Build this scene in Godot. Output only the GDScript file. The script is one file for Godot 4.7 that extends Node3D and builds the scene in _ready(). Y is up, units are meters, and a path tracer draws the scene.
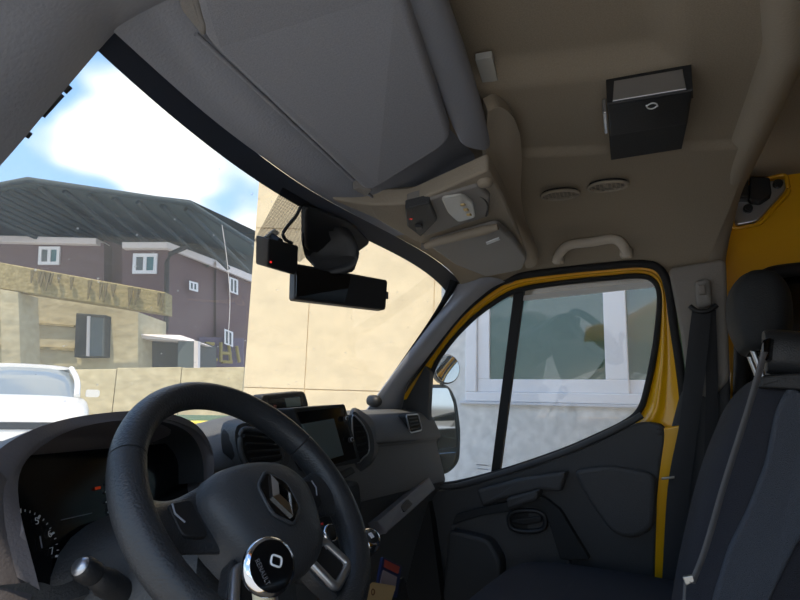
extends Node3D
# A van cab seen from the open driver's door. x runs across the van to the passenger side, y up, -z is forward; metres.
var M := {}
var used := {}

func V(x: float, y: float, z: float) -> Vector3:
	return Vector3(x, y, z)

# ---------------------------------------------------------------- naming and grouping
func numbered(n: String) -> String:
	if not used.has(n):
		used[n] = 0
		return n
	used[n] += 1
	return "%s_%03d" % [n, used[n]]

func thing(called: String, label: String, category: String, at := Vector3.ZERO, group := "") -> Node3D:
	var o := Node3D.new()
	o.name = numbered(called)
	add_child(o, true)
	o.position = at
	o.set_meta("label", label)
	o.set_meta("category", category)
	if group:
		o.set_meta("group", group)
	return o

func setting(called: String, label: String, category: String, at := Vector3.ZERO) -> Node3D:
	var o := thing(called, label, category, at)
	o.set_meta("kind", "structure")
	return o

func part(parent: Node3D, called: String, mesh: Mesh, m: Material, label := "") -> MeshInstance3D:
	var o := MeshInstance3D.new()
	o.name = called
	o.mesh = mesh
	o.material_override = m
	parent.add_child(o, true)
	if parent.get_parent() == self and not parent is MeshInstance3D:
		o.position = -parent.position
	if label:
		o.set_meta("label", label)
	return o

# ---------------------------------------------------------------- materials
func c8(r: float, g: float, b: float, a := 1.0) -> Color:
	return Color(r / 255.0, g / 255.0, b / 255.0, a)

func noise_tex(freq: float, size: int, normal: bool, strength := 4.0, kind := FastNoiseLite.TYPE_SIMPLEX_SMOOTH, octaves := 3, sd := 1) -> NoiseTexture2D:
	var n := FastNoiseLite.new()
	n.seed = sd
	n.noise_type = kind
	n.frequency = freq
	n.fractal_octaves = octaves
	var t := NoiseTexture2D.new()
	t.width = size
	t.height = size
	t.seamless = true
	t.noise = n
	t.as_normal_map = normal
	t.bump_strength = strength
	return t

func ramp_tex(freq: float, size: int, a: Color, b: Color, octaves := 4, sd := 3, kind := FastNoiseLite.TYPE_SIMPLEX_SMOOTH) -> NoiseTexture2D:
	var t := noise_tex(freq, size, false, 1.0, kind, octaves, sd)
	var g := Gradient.new()
	g.set_color(0, a)
	g.set_color(1, b)
	t.color_ramp = g
	return t

func mat(called: String, col: Color, rough := 0.6, metal := 0.0, normal: Texture2D = null, nscale := 1.0, uv := 1.0) -> StandardMaterial3D:
	var m := StandardMaterial3D.new()
	m.resource_name = called
	m.albedo_color = col
	m.roughness = rough
	m.metallic = metal
	if normal:
		m.normal_enabled = true
		m.normal_texture = normal
		m.normal_scale = nscale
	m.uv1_triplanar = true
	m.uv1_world_triplanar = true
	m.uv1_scale = Vector3.ONE * uv
	M[called] = m
	return m

func with_tex(m: StandardMaterial3D, t: Texture2D) -> StandardMaterial3D:
	m.albedo_texture = t
	return m

func pane(called: String, col: Color, spec := 0.5) -> StandardMaterial3D:
	var m := StandardMaterial3D.new()
	m.resource_name = called
	m.albedo_color = col
	m.roughness = 0.02
	m.metallic_specular = spec
	m.transparency = BaseMaterial3D.TRANSPARENCY_ALPHA
	M[called] = m
	return m

# ---------------------------------------------------------------- geometry helpers
func quad(st: SurfaceTool, a: Vector3, b: Vector3, c: Vector3, d: Vector3) -> void:
	for p in [a, b, c, a, c, d]:
		st.add_vertex(p)

func done(st: SurfaceTool) -> ArrayMesh:
	st.generate_normals()
	return st.commit()

func start(group := 0) -> SurfaceTool:
	var st := SurfaceTool.new()
	st.begin(Mesh.PRIMITIVE_TRIANGLES)
	st.set_smooth_group(group)
	return st

func tri(pts: Array) -> PackedInt32Array:
	var n := newell(pts)
	var u := n.cross(Vector3.UP if absf(n.y) < 0.9 else Vector3.RIGHT).normalized()
	var w := n.cross(u)
	var flat := PackedVector2Array()
	for p in pts:
		flat.append(Vector2(p.dot(u), p.dot(w)))
	var res := Geometry2D.triangulate_polygon(flat)
	if res.is_empty():
		print("empty face ", pts.size(), " ", pts[0])
	return res

func newell(pts: Array) -> Vector3:
	var n := Vector3.ZERO
	for i in pts.size():
		n += pts[i].cross(pts[(i + 1) % pts.size()])
	return n.normalized()

# a polygon with thickness; its first face is rounded off by bevel
func prism(pts: Array, off: Vector3, bevel := 0.0, smooth := false) -> ArrayMesh:
	var st := start(-1)
	var n := newell(pts)
	var od := off.normalized()
	var k := pts.size()
	var ins := []
	for i in k:
		var p: Vector3 = pts[i]
		var e1: Vector3 = (p - pts[(i + k - 1) % k]).normalized()
		var e2: Vector3 = (pts[(i + 1) % k] - p).normalized()
		var i1 := n.cross(e1)
		var i2 := n.cross(e2)
		ins.append((i1 + i2) / maxf(0.4, 1.0 + i1.dot(i2)))
	var rings := []
	if bevel > 0.0:
		for a in [[1.0, 0.0], [0.62, 0.07], [0.29, 0.29], [0.07, 0.62], [0.0, 1.0]]:
			var r := []
			for i in k:
				r.append(pts[i] + od * bevel * float(a[0]) + ins[i] * bevel * float(a[1]))
			rings.append(r)
	else:
		rings.append(pts)
	var back := []
	for p in pts:
		back.append(p + off)
	rings.push_front(back)
	for j in rings.size() - 1:
		st.set_smooth_group(1 if smooth else -1)
		for i in k:
			quad(st, rings[j][i], rings[j][(i + 1) % k], rings[j + 1][(i + 1) % k], rings[j + 1][i])
	st.set_smooth_group(-1)
	var front: Array = rings[rings.size() - 1]
	var t := tri(pts)
	for i in t:
		st.add_vertex(front[i])
	for i in range(t.size() - 1, -1, -1):
		st.add_vertex(back[t[i]])
	return done(st)

# rounded corners
func rnd(pts: Array, r: float, steps := 5) -> Array:
	var out := []
	var k := pts.size()
	for i in k:
		var p: Vector3 = pts[i]
		var a: Vector3 = pts[(i + k - 1) % k]
		var b: Vector3 = pts[(i + 1) % k]
		var ra := minf(r, p.distance_to(a) * 0.48)
		var rb := minf(r, p.distance_to(b) * 0.48)
		var s := p + (a - p).normalized() * ra
		var e := p + (b - p).normalized() * rb
		for j in steps + 1:
			var t := float(j) / steps
			out.append(s.lerp(p, t).lerp(p.lerp(e, t), t))
	return out

# rectangle in a frame
func rect(c: Vector3, u: Vector3, w: Vector3, a: float, b: float) -> Array:
	return [c - u * a / 2 - w * b / 2, c + u * a / 2 - w * b / 2, c + u * a / 2 + w * b / 2, c - u * a / 2 + w * b / 2]

func ellipse(c: Vector3, u: Vector3, w: Vector3, a: float, b: float, n := 24, power := 2.0) -> Array:
	var out := []
	for i in n:
		var t := TAU * i / n
		var x := signf(cos(t)) * pow(absf(cos(t)), 2.0 / power)
		var y := signf(sin(t)) * pow(absf(sin(t)), 2.0 / power)
		out.append(c + u * a * x + w * b * y)
	return out

# a box with rounded edges: face (u, w), thickness along d
func rbox(c: Vector3, u: Vector3, w: Vector3, a: float, b: float, d: Vector3, r: float, bev := 0.0) -> ArrayMesh:
	return prism(rnd(rect(c - d / 2, u, w, a, b), r, 4), d, bev if bev > 0.0 else minf(r, 0.3 * minf(a, b)), true)

func cr(p: Array, n: int, closed := false) -> Array:
	var out := []
	var k := p.size()
	var segs := k if closed else k - 1
	var total := n if closed else n - 1
	for i in n:
		var f := float(i) / total * segs
		var j := mini(int(f), segs - 1)
		var t := f - j
		var a: Vector3
		var d: Vector3
		var b: Vector3 = p[j]
		var c: Vector3 = p[(j + 1) % k]
		if closed:
			a = p[(j + k - 1) % k]
			d = p[(j + 2) % k]
		else:
			a = p[j - 1] if j > 0 else b * 2 - c
			d = p[j + 2] if j + 2 < k else c * 2 - b
		out.append(0.5 * ((2 * b) + (c - a) * t + (2 * a - 5 * b + 4 * c - d) * t * t + (3 * b - a - 3 * c + d) * t * t * t))
	return out

func loft_rows(rows: Array, nu: int, nv: int, closed_u := false) -> Array:
	var wide := []
	for r in rows:
		wide.append(cr(r, nu, closed_u))
	var out := []
	for j in nv:
		out.append([])
	for i in nu:
		var col := []
		for r in wide:
			col.append(r[i])
		col = cr(col, nv)
		for j in nv:
			out[j].append(col[j])
	return out

func add_grid(st: SurfaceTool, rows: Array, closed_u := false, closed_v := false) -> void:
	var nv := rows.size()
	for j in (nv if closed_v else nv - 1):
		var a: Array = rows[j]
		var b: Array = rows[(j + 1) % nv]
		var k := a.size()
		for i in (k if closed_u else k - 1):
			quad(st, a[i], a[(i + 1) % k], b[(i + 1) % k], b[i])

func grid(rows: Array, closed_u := false, closed_v := false) -> ArrayMesh:
	var st := start(0)
	add_grid(st, rows, closed_u, closed_v)
	return done(st)

# a sheet with thickness
func sheet(rows: Array, off: Vector3) -> ArrayMesh:
	var st := start(0)
	add_grid(st, rows)
	var back := []
	for r in rows:
		var b := []
		for p in r:
			b.append(p + off)
		back.append(b)
	st.set_smooth_group(2)
	add_grid(st, back)
	st.set_smooth_group(-1)
	var n: int = rows.size()
	var k: int = rows[0].size()
	for j in n - 1:
		quad(st, rows[j][0], rows[j + 1][0], back[j + 1][0], back[j][0])
		quad(st, rows[j][k - 1], rows[j + 1][k - 1], back[j + 1][k - 1], back[j][k - 1])
	for i in k - 1:
		quad(st, rows[0][i], rows[0][i + 1], back[0][i + 1], back[0][i])
		quad(st, rows[n - 1][i], rows[n - 1][i + 1], back[n - 1][i + 1], back[n - 1][i])
	return done(st)

func cap(st: SurfaceTool, ring: Array) -> void:
	var c := Vector3.ZERO
	for p in ring:
		c += p
	c /= ring.size()
	for i in ring.size():
		for p in [ring[i], ring[(i + 1) % ring.size()], c]:
			st.add_vertex(p)

# rings joined into a closed body
func body(rings: Array, flat_caps := true) -> ArrayMesh:
	var st := start(0)
	add_grid(st, rings, true)
	if flat_caps:
		st.set_smooth_group(-1)
	cap(st, rings[0])
	cap(st, rings[rings.size() - 1])
	return done(st)

func tube(path: Array, radius, segs := 10, closed := false, flat := 1.0, hint := Vector3.UP) -> ArrayMesh:
	var rings := []
	var k := path.size()
	for i in k:
		var a: Vector3 = path[(i + k - 1) % k] if closed or i > 0 else path[0]
		var b: Vector3 = path[(i + 1) % k] if closed or i < k - 1 else path[k - 1]
		var d := (b - a).normalized()
		var u := d.cross(hint).normalized()
		if u.length() < 0.5:
			u = d.cross(Vector3.RIGHT).normalized()
		var w := d.cross(u)
		var r: float = radius[i] if radius is Array else radius
		rings.append(ellipse(path[i], u, w, r, r * flat, segs))
	if closed:
		return grid(rings, true, true)
	return body(rings)

func lathe(profile: Array, origin: Vector3, axis: Vector3, segs := 28) -> ArrayMesh:
	axis = axis.normalized()
	var u := axis.cross(Vector3.UP if absf(axis.y) < 0.9 else Vector3.RIGHT).normalized()
	var w := axis.cross(u)
	var st := start(0)
	for j in profile.size() - 1:
		var a: Vector2 = profile[j]
		var b: Vector2 = profile[j + 1]
		st.set_smooth_group(j if absf((b - a).angle_to((profile[j + 2] - b) if j + 2 < profile.size() else b - a)) > 0.9 else 0)
		for i in segs:
			var t := TAU * i / segs
			var s := TAU * (i + 1) / segs
			var d := u * cos(t) + w * sin(t)
			var e := u * cos(s) + w * sin(s)
			quad(st, origin + d * a.x + axis * a.y, origin + e * a.x + axis * a.y, origin + e * b.x + axis * b.y, origin + d * b.x + axis * b.y)
	return done(st)

func join(list: Array) -> ArrayMesh:
	var st := SurfaceTool.new()
	st.begin(Mesh.PRIMITIVE_TRIANGLES)
	for m in list:
		st.append_from(m, 0, Transform3D())
	return st.commit()

func ball(c: Vector3, r: float) -> ArrayMesh:
	var p := []
	for i in 13:
		var t := PI * i / 12.0
		p.append(Vector2(r * sin(t), -r * cos(t)))
	return lathe(p, c, Vector3.UP, 20)

func arc(c: Vector3, u: Vector3, w: Vector3, r: float, a0: float, a1: float, n: int) -> Array:
	var out := []
	for i in n:
		var t := deg_to_rad(lerpf(a0, a1, float(i) / (n - 1)))
		out.append(c + u * r * cos(t) + w * r * sin(t))
	return out

func lettering(parent: Node3D, called: String, words: String, height: float, at: Vector3, right: Vector3, up: Vector3, m: Material) -> MeshInstance3D:
	var t := TextMesh.new()
	var f := SystemFont.new()
	f.font_names = PackedStringArray(["Droid Sans"])
	t.font = f
	t.text = words
	t.font_size = 32
	t.pixel_size = height / 23.0
	t.depth = 0.0006
	t.curve_step = 2.0
	var o := MeshInstance3D.new()
	o.name = called
	o.mesh = t
	o.material_override = m
	parent.add_child(o, true)
	right = right.normalized()
	up = (up - right * up.dot(right)).normalized()
	var p := at
	if parent.get_parent() == self and not parent is MeshInstance3D:
		p -= parent.position
	o.transform = Transform3D(Basis(right, up, right.cross(up)), p)
	return o

func off_all(pts: Array, d: Vector3) -> Array:
	var out := []
	for p in pts:
		out.append(p + d)
	return out

# ---------------------------------------------------------------- the scene
func _ready() -> void:
	camera_and_light()
	materials()
	outside()
	car()
	shell()
	ceiling_things()
	passenger_door()
	pillars_and_belts()
	dashboard()
	steering_wheel()
	mirror_and_camera()
	seat()
	small_things()

func camera_and_light() -> void:
	var cam := Camera3D.new()
	cam.name = "camera"
	cam.transform = Transform3D(Basis(V(0.46486,0.02747,0.88496),V(-0.17178,0.98332,0.05972),V(-0.86856,-0.17978,0.46182)),V(-1.03000,1.45000,0.00000))
	cam.fov = 54.700
	cam.near = 0.02
	cam.far = 300.0
	add_child(cam)
	cam.current = true
	var e := Environment.new()
	e.tonemap_mode = Environment.TONE_MAPPER_LINEAR
	e.tonemap_exposure = 1.55
	e.sdfgi_enabled = true
	e.ssao_enabled = true
	e.ssil_enabled = true
	e.background_mode = Environment.BG_SKY
	var sky := Sky.new()
	var sm := PanoramaSkyMaterial.new()
	sm.panorama = sky_picture()
	sky.sky_material = sm
	e.sky = sky
	e.background_energy_multiplier = 1.0
	var we := WorldEnvironment.new()
	we.name = "world"
	we.environment = e
	add_child(we)
	var sun := DirectionalLight3D.new()
	sun.name = "sun"
	sun.light_color = c8(255, 240, 214)
	sun.light_energy = 1.2
	sun.light_angular_distance = 0.6
	sun.shadow_enabled = true
	add_child(sun)
	sun.look_at_from_position(V(-4.5, 8.8, 1.5), Vector3.ZERO)

# air and clouds, the same all round
func sky_picture() -> ImageTexture:
	var w := 1024
	var h := 512
	var im := Image.create(w, h, false, Image.FORMAT_RGBF)
	var n := FastNoiseLite.new()
	n.seed = 11
	n.noise_type = FastNoiseLite.TYPE_SIMPLEX_SMOOTH
	n.frequency = 1.15
	n.fractal_octaves = 5
	n.fractal_gain = 0.52
	for y in h:
		var el := PI / 2 - PI * (y + 0.5) / h
		var s := sin(el)
		var air := Color(0.40, 0.68, 1.0).lerp(Color(0.15, 0.36, 0.82), clampf(s * 1.15, 0, 1))
		air = air.lerp(Color(0.80, 0.92, 1.0), pow(1.0 - clampf(s, 0, 1), 6.0))
		for x in w:
			var c := air
			if el > 0.0:
				var az := TAU * (x + 0.5) / w
				var d := Vector3(cos(el) * sin(az), s * 1.7, -cos(el) * cos(az))
				var v := n.get_noise_3dv(d * 1.3 + Vector3(2.1, 0.3, 0.9))
				var k := smoothstep(0.07, 0.34, v)
				c = air.lerp(Color(1.25, 1.25, 1.22), k)
			else:
				c = Color(0.30, 0.29, 0.27)
			im.set_pixel(x, y, c)
	return ImageTexture.create_from_image(im)

func materials() -> void:
	var grain := noise_tex(0.09, 256, true, 5.0)
	var weave := noise_tex(0.22, 256, true, 6.0, FastNoiseLite.TYPE_CELLULAR, 1)
	var broad := noise_tex(0.02, 256, true, 6.0)
	var fine := ramp_tex(0.08, 256, Color(0.86, 0.86, 0.86), Color(1, 1, 1), 4, 5)
	var speck := ramp_tex(0.2, 256, Color(0.72, 0.72, 0.72), Color(1, 1, 1), 3, 9)
	with_tex(mat("headliner", c8(168, 155, 135), 0.95, 0, weave, 0.16, 14.0), fine)
	with_tex(mat("visor_cloth", c8(156, 158, 165), 0.9, 0, weave, 0.14, 14.0), fine)
	mat("trim_grey", c8(146, 149, 157), 0.7, 0, grain, 0.25, 7.0)
	mat("console_grey", c8(134, 130, 125), 0.6, 0, grain, 0.25, 9.0)
	mat("shelf_lip", c8(160, 149, 132), 0.75, 0, grain, 0.25, 7.0)
	mat("pillar_grey", c8(140, 134, 127), 0.75, 0, grain, 0.25, 7.0)
	mat("dash_top", c8(88, 90, 92), 0.62, 0, grain, 0.45, 9.0)
	mat("dash_low", c8(70, 72, 74), 0.62, 0, grain, 0.45, 9.0)
	mat("bezel_grey", c8(96, 92, 94), 0.5, 0, grain, 0.2, 9.0)
	mat("door_plastic", c8(58, 59, 61), 0.62, 0, grain, 0.45, 9.0)
	mat("door_insert", c8(66, 66, 67), 0.7, 0, grain, 0.45, 7.0)
	mat("black_plastic", c8(30, 31, 33), 0.5, 0, grain, 0.2, 9.0)
	mat("black_soft", c8(34, 36, 38), 0.75, 0, grain, 0.3, 9.0)
	mat("gloss_black", c8(13, 14, 16), 0.12)
	mat("rubber", c8(24, 24, 25), 0.75)
	mat("band_print", c8(46, 52, 64), 0.5)
	mat("screen_glass", c8(88, 100, 100), 0.2)  # grey lightened to stand in for the reflection on the display unit
	mat("leather", c8(44, 46, 49), 0.42, 0, grain, 0.5, 12.0)
	mat("hub_plastic", c8(58, 60, 63), 0.5, 0, grain, 0.3, 10.0)
	mat("yellow_paint", c8(232, 172, 8), 0.3)
	M.yellow_paint.clearcoat_enabled = true
	M.yellow_paint.clearcoat = 0.6
	M.yellow_paint.clearcoat_roughness = 0.08
	mat("chrome", c8(225, 226, 228), 0.12, 1.0)
	mat("satin_silver", c8(190, 192, 196), 0.32, 0.9)
	mat("white_print", c8(226, 228, 230), 0.6)
	mat("brown_mark", c8(92, 52, 44), 0.5)
	mat("red_print", c8(210, 40, 34), 0.6)
	mat("cream", c8(214, 206, 178), 0.4)
	mat("handle_grey", c8(196, 186, 170), 0.55, 0, grain, 0.15, 8.0)
	with_tex(mat("seat_dark", c8(56, 58, 67), 0.95, 0, weave, 0.8, 10.0), speck)
	with_tex(mat("seat_grey", c8(88, 93, 103), 0.95, 0, weave, 0.8, 10.0), speck)
	mat("webbing", c8(46, 47, 50), 0.8, 0, weave, 0.6, 20.0)
	mat("webbing_light", c8(104, 104, 106), 0.7, 0, weave, 0.6, 20.0)
	mat("buckle_metal", c8(170, 168, 162), 0.35, 0.9)
	mat("mirror_glass", c8(200, 205, 208), 0.03, 1.0)
	mat("lamp_lens", c8(196, 196, 190), 0.25)
	mat("lamp_amber", c8(206, 178, 120), 0.4)
	mat("warning_lamp", c8(200, 70, 24), 0.4)
	M.warning_lamp.emission_enabled = true
	M.warning_lamp.emission = c8(230, 70, 20)
	M.warning_lamp.emission_energy_multiplier = 0.08
	mat("red_lamp", c8(220, 30, 26), 0.4)
	M.red_lamp.emission_enabled = true
	M.red_lamp.emission = c8(240, 30, 24)
	M.red_lamp.emission_energy_multiplier = 0.5
	# outside
	with_tex(mat("beige_wall", c8(228, 210, 174), 0.9, 0, broad, 0.2, 0.6), ramp_tex(0.02, 256, Color(0.93, 0.93, 0.93), Color(1, 1, 1), 5, 21))
	mat("joint", c8(196, 172, 130), 0.95)
	with_tex(mat("white_wall", c8(236, 236, 232), 0.85, 0, broad, 0.05, 0.6), fine)
	mat("white_pvc", c8(232, 233, 236), 0.35)
	mat("pvc_grey", c8(205, 208, 214), 0.4)
	mat("wall_glass", c8(52, 78, 58), 0.03)
	M.wall_glass.metallic_specular = 1.0
	with_tex(mat("brick_brown", c8(126, 104, 106), 0.95, 0, grain, 0.6, 1.2), ramp_tex(0.1, 256, Color(0.7, 0.68, 0.7), Color(1, 1, 1), 4, 31))
	mat("cornice", c8(222, 214, 210), 0.8)
	mat("roof_sheet", c8(74, 88, 88), 0.7, 0, broad, 0.3, 0.5)
	mat("roof_dark", c8(62, 72, 74), 0.85)
	with_tex(mat("old_plaster", c8(206, 196, 164), 0.95, 0, broad, 0.5, 0.5), ramp_tex(0.03, 256, Color(0.84, 0.83, 0.8), Color(1, 1, 1), 5, 41))
	with_tex(mat("old_plaster_dark", c8(186, 172, 128), 0.95, 0, broad, 0.5, 0.8), ramp_tex(0.05, 256, Color(0.66, 0.64, 0.58), Color(1, 1, 1), 5, 43))
	mat("plaster_dirt", c8(96, 88, 64), 0.98)
	mat("far_glass", c8(70, 120, 128), 0.08)
	mat("far_glass_grey", c8(96, 108, 112), 0.08)
	mat("dark_opening", c8(60, 66, 66), 0.8)
	with_tex(mat("brightened_yard", c8(200, 202, 202), 0.95, 0, grain, 0.6, 0.7), ramp_tex(0.06, 256, Color(0.7, 0.7, 0.7), Color(1, 1, 1), 5, 51))  # yard colour raised so sunlight bounces up onto the headliner
	with_tex(mat("green_paving", c8(92, 122, 92), 0.95, 0, grain, 0.5, 0.7), speck)
	mat("kerb_yellow", c8(228, 206, 84), 0.8)
	mat("sign_purple", c8(92, 82, 104), 0.7)
	mat("sign_yellow", c8(150, 136, 76), 0.7)
	mat("car_white", c8(236, 237, 236), 0.25)
	M.car_white.clearcoat_enabled = true
	mat("car_glass", c8(120, 132, 140), 0.05)
	mat("tyre", c8(28, 28, 29), 0.9)
	mat("wire", c8(40, 42, 44), 0.7)
	# glass of the van
	pane("windscreen_glass", c8(255, 255, 255, 0.04))
	pane("door_glass", c8(215, 230, 222, 0.06))
	var dust := StandardMaterial3D.new()
	dust.resource_name = "dust_on_glass"
	dust.albedo_color = Color(1, 1, 1, 1)
	dust.albedo_texture = dust_picture()
	dust.roughness = 1.0
	dust.backlight_enabled = true
	dust.backlight = Color(0.8, 0.8, 0.78)
	dust.transparency = BaseMaterial3D.TRANSPARENCY_ALPHA
	M.dust = dust
	var frit := StandardMaterial3D.new()
	frit.resource_name = "frit_dots"
	frit.albedo_color = Color(1, 1, 1, 1)
	frit.albedo_texture = dot_picture()
	frit.roughness = 0.6
	frit.transparency = BaseMaterial3D.TRANSPARENCY_ALPHA
	frit.uv1_scale = V(34, 34, 1)
	M.frit_dots = frit

func dust_picture() -> ImageTexture:
	var w := 768
	var im := Image.create(w, w / 2, false, Image.FORMAT_RGBA8)
	var n := FastNoiseLite.new()
	n.seed = 4
	n.frequency = 0.012
	n.fractal_octaves = 5
	for y in w / 2:
		for x in w:
			var a := 0.17 + 0.07 * n.get_noise_2d(x, y)
			im.set_pixel(x, y, Color(0.86, 0.86, 0.84, clampf(a, 0.0, 1.0)))
	var r := RandomNumberGenerator.new()
	r.seed = 77
	for i in 260:
		var p := Vector2i(r.randi_range(2, w - 6), r.randi_range(2, w / 2 - 6))
		var s := r.randi_range(1, 2)
		im.fill_rect(Rect2i(p, Vector2i(s, s)), Color(0.95, 0.95, 0.93, r.randf_range(0.2, 0.55)))
	return ImageTexture.create_from_image(im)

func dot_picture() -> ImageTexture:
	var im := Image.create(32, 32, false, Image.FORMAT_RGBA8)
	for y in 32:
		for x in 32:
			var d := minf(Vector2(x - 15.5, y - 15.5).length(), minf(minf(Vector2(x, y).length(), Vector2(x - 31, y).length()), minf(Vector2(x, y - 31).length(), Vector2(x - 31, y - 31).length())))
			im.set_pixel(x, y, Color(0.05, 0.05, 0.06, 1.0 - smoothstep(8.5, 10.0, d)))
	return ImageTexture.create_from_image(im)

# ================================================================ outside
var ahead := V(0.8829, 0, -0.4695)
var aside := V(0.4695, 0, 0.8829)

func on_ground(f: float, s: float) -> Vector3:
	return V(-1.03, 0, 0) + ahead * f + aside * s + V(0, maxf(0.0, f - 3.0) * 0.075, 0)

func outside() -> void:
	var g := setting("ground", "grey yard around the van, brightened to bounce light inside", "ground")
	var rows := []
	for f in [-25.0, 0.0, 3.0, 60.0]:
		rows.append([on_ground(f, -60), on_ground(f, 60)])
	part(g, "brightened_yard", sheet(rows, V(0, -0.2, 0)), M.brightened_yard)
	# raised green bed with its yellow kerb, seen through the steering wheel
	var lw := thing("planting_bed", "raised green bed behind a yellow kerb, seen through the steering wheel rim", "garden bed", on_ground(9.0, -3.0))
	var top := func(f: float, sd: float, y: float) -> Vector3:
		var p := on_ground(f, sd)
		return V(p.x, y, p.z)
	part(lw, "bed", prism([top.call(8.4, -3.6, 1.17), top.call(8.4, -1.95, 1.20), top.call(11.2, -2.3, 1.20), top.call(11.2, -4.4, 1.17)], V(0, -1.0, 0), 0.03), M.green_paving)
	part(lw, "kerb", prism([top.call(8.1, -3.6, 1.15), top.call(8.1, -1.95, 1.19), top.call(8.38, -1.95, 1.19), top.call(8.38, -3.6, 1.15)], V(0, -1.0, 0), 0.02), M.kerb_yellow, "yellow kerb")
	beige_building()
	white_building()
	brick_building()
	old_house()

func beige_building() -> void:
	var b := thing("beige_building", "tall plain sunlit beige wall of a building ahead of the windscreen", "building", V(4.3191,0.8342,-4.0376))
	# panels of the rendered wall, joints between them
	var xs := [242.5, 300.0, 395.0, 520.0]
	var ys := [560.0, 388.0, 230.0, 60.0, -160.0]
	var o: Vector3 = V(3.9117,1.4460,-4.5658)
	var u: Vector3 = (V(4.9387,1.4409,-2.6362) - o).normalized()
	var edges := [0.0, 0.68, 2.1, 3.4]
	var lev := [-1.8, 0.16, 2.0, 3.9, 6.0]
	for j in 4:
		for i in 3:
			var p: Vector3 = o + u * (float(edges[i]) + 0.004) + V(0, float(lev[j]) + 0.004, 0)
			var q: Vector3 = o + u * (float(edges[i + 1]) - 0.004) + V(0, float(lev[j + 1]) - 0.004, 0)
			part(b, "wall_panel", prism([p, V(q.x, p.y, q.z), q, V(p.x, q.y, p.z)], ahead * 0.05, 0.004), M.beige_wall)
	var a: Vector3 = o + V(0, -1.8, 0) + ahead * 0.012 + u * 0.01
	var z: Vector3 = o + u * 3.39 + V(0, 6.0, 0) + ahead * 0.012
	part(b, "core", prism([a, V(z.x, a.y, z.z), z, V(a.x, z.y, a.z)], ahead * 4.0), M.joint)

func white_building() -> void:
	var wx := 2.25
	var b := thing("white_building", "white building wall with a wide sliding window beside the passenger door", "building", V(wx, 0, -1.0))
	# wall round the window opening
	var z0 := -1.45
	var z1 := 3.2
	var y0: float = 1.49
	var y1: float = 2.75
	var w0 := -1.28
	var w1 := 1.1
	for r in [[z0, z1, -0.2, y0], [z0, z1, y1, 3.6], [z0, w0, y0, y1], [w1, z1, y0, y1]]:
		part(b, "wall", prism([V(wx, r[2], r[0]), V(wx, r[2], r[1]), V(wx, r[3], r[1]), V(wx, r[3], r[0])], V(0.25, 0, 0)), M.white_wall)
	part(b, "added_shade_roof", prism([V(0.95, 3.3, z0), V(0.95, 3.3, z1), V(2.9, 3.3, z1), V(2.9, 3.3, z0)], V(0, 0.16, 0), 0.01), M.white_wall)  # unseen overhang, added to keep direct sun off this wall
	part(b, "sill", prism([V(wx - 0.03, y0 - 0.016, w0 - 0.03), V(wx - 0.03, y0 - 0.016, w1 + 0.03), V(wx - 0.03, y0 - 0.001, w1 + 0.03), V(wx - 0.03, y0 - 0.001, w0 - 0.03)], V(0.1, 0, 0), 0.003), M.pvc_grey)
	var f := part(b, "window_frame", join([
		prism([V(wx - 0.02, y0, w0), V(wx - 0.02, y0, w1), V(wx - 0.02, y0 + 0.055, w1), V(wx - 0.02, y0 + 0.055, w0)], V(0.1, 0, 0), 0.006),
		prism([V(wx - 0.02, y1 - 0.055, w0), V(wx - 0.02, y1 - 0.055, w1), V(wx - 0.02, y1, w1), V(wx - 0.02, y1, w0)], V(0.1, 0, 0), 0.006),
		prism([V(wx - 0.02, y0 + 0.055, w0), V(wx - 0.02, y0 + 0.055, w0 + 0.07), V(wx - 0.02, y1 - 0.055, w0 + 0.07), V(wx - 0.02, y1 - 0.055, w0)], V(0.1, 0, 0), 0.006),
		prism([V(wx - 0.02, y0 + 0.055, w1 - 0.07), V(wx - 0.02, y0 + 0.055, w1), V(wx - 0.02, y1 - 0.055, w1), V(wx - 0.02, y1 - 0.055, w1 - 0.07)], V(0.1, 0, 0), 0.006)]), M.white_pvc)
	# two sashes that meet at the mullion
	var mid := -0.42
	for s in [[w0 + 0.07, mid + 0.05, 0.0], [mid - 0.06, w1 - 0.07, 0.035]]:
		var sx: float = wx + float(s[2])
		var ya := y0 + 0.055
		var yb := y1 - 0.055
		var a: float = s[0]
		var z: float = s[1]
		var t := 0.075
		var sash := part(b, "sash", join([
			prism([V(sx, ya, a), V(sx, ya, z), V(sx, ya + t, z), V(sx, ya + t, a)], V(0.03, 0, 0), 0.005),
			prism([V(sx, yb - t, a), V(sx, yb - t, z), V(sx, yb, z), V(sx, yb, a)], V(0.03, 0, 0), 0.005),
			prism([V(sx, ya + t, a), V(sx, ya + t, a + t), V(sx, yb - t, a + t), V(sx, yb - t, a)], V(0.03, 0, 0), 0.005),
			prism([V(sx, ya + t, z - t - 0.04), V(sx, ya + t, z), V(sx, yb - t, z), V(sx, yb - t, z - t - 0.04)], V(0.03, 0, 0), 0.005)]), M.white_pvc)
		part(sash, "pane", prism([V(sx + 0.012, ya + t, a + t), V(sx + 0.012, ya + t, z - t), V(sx + 0.012, yb - t, z - t), V(sx + 0.012, yb - t, a + t)], V(0.008, 0, 0)), M.wall_glass)
	part(b, "room_wall", prism([V(wx + 1.6, 0, z0), V(wx + 1.6, 0, z1), V(wx + 1.6, 3.6, z1), V(wx + 1.6, 3.6, z0)], V(0.1, 0, 0)), M.old_plaster)

func slab_px(b: Node3D, called: String, pts: Array, thick: float, m: Material, bevel := 0.0, label := "") -> MeshInstance3D:
	return part(b, called, prism(pts, ahead * thick, bevel), m, label)

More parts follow.
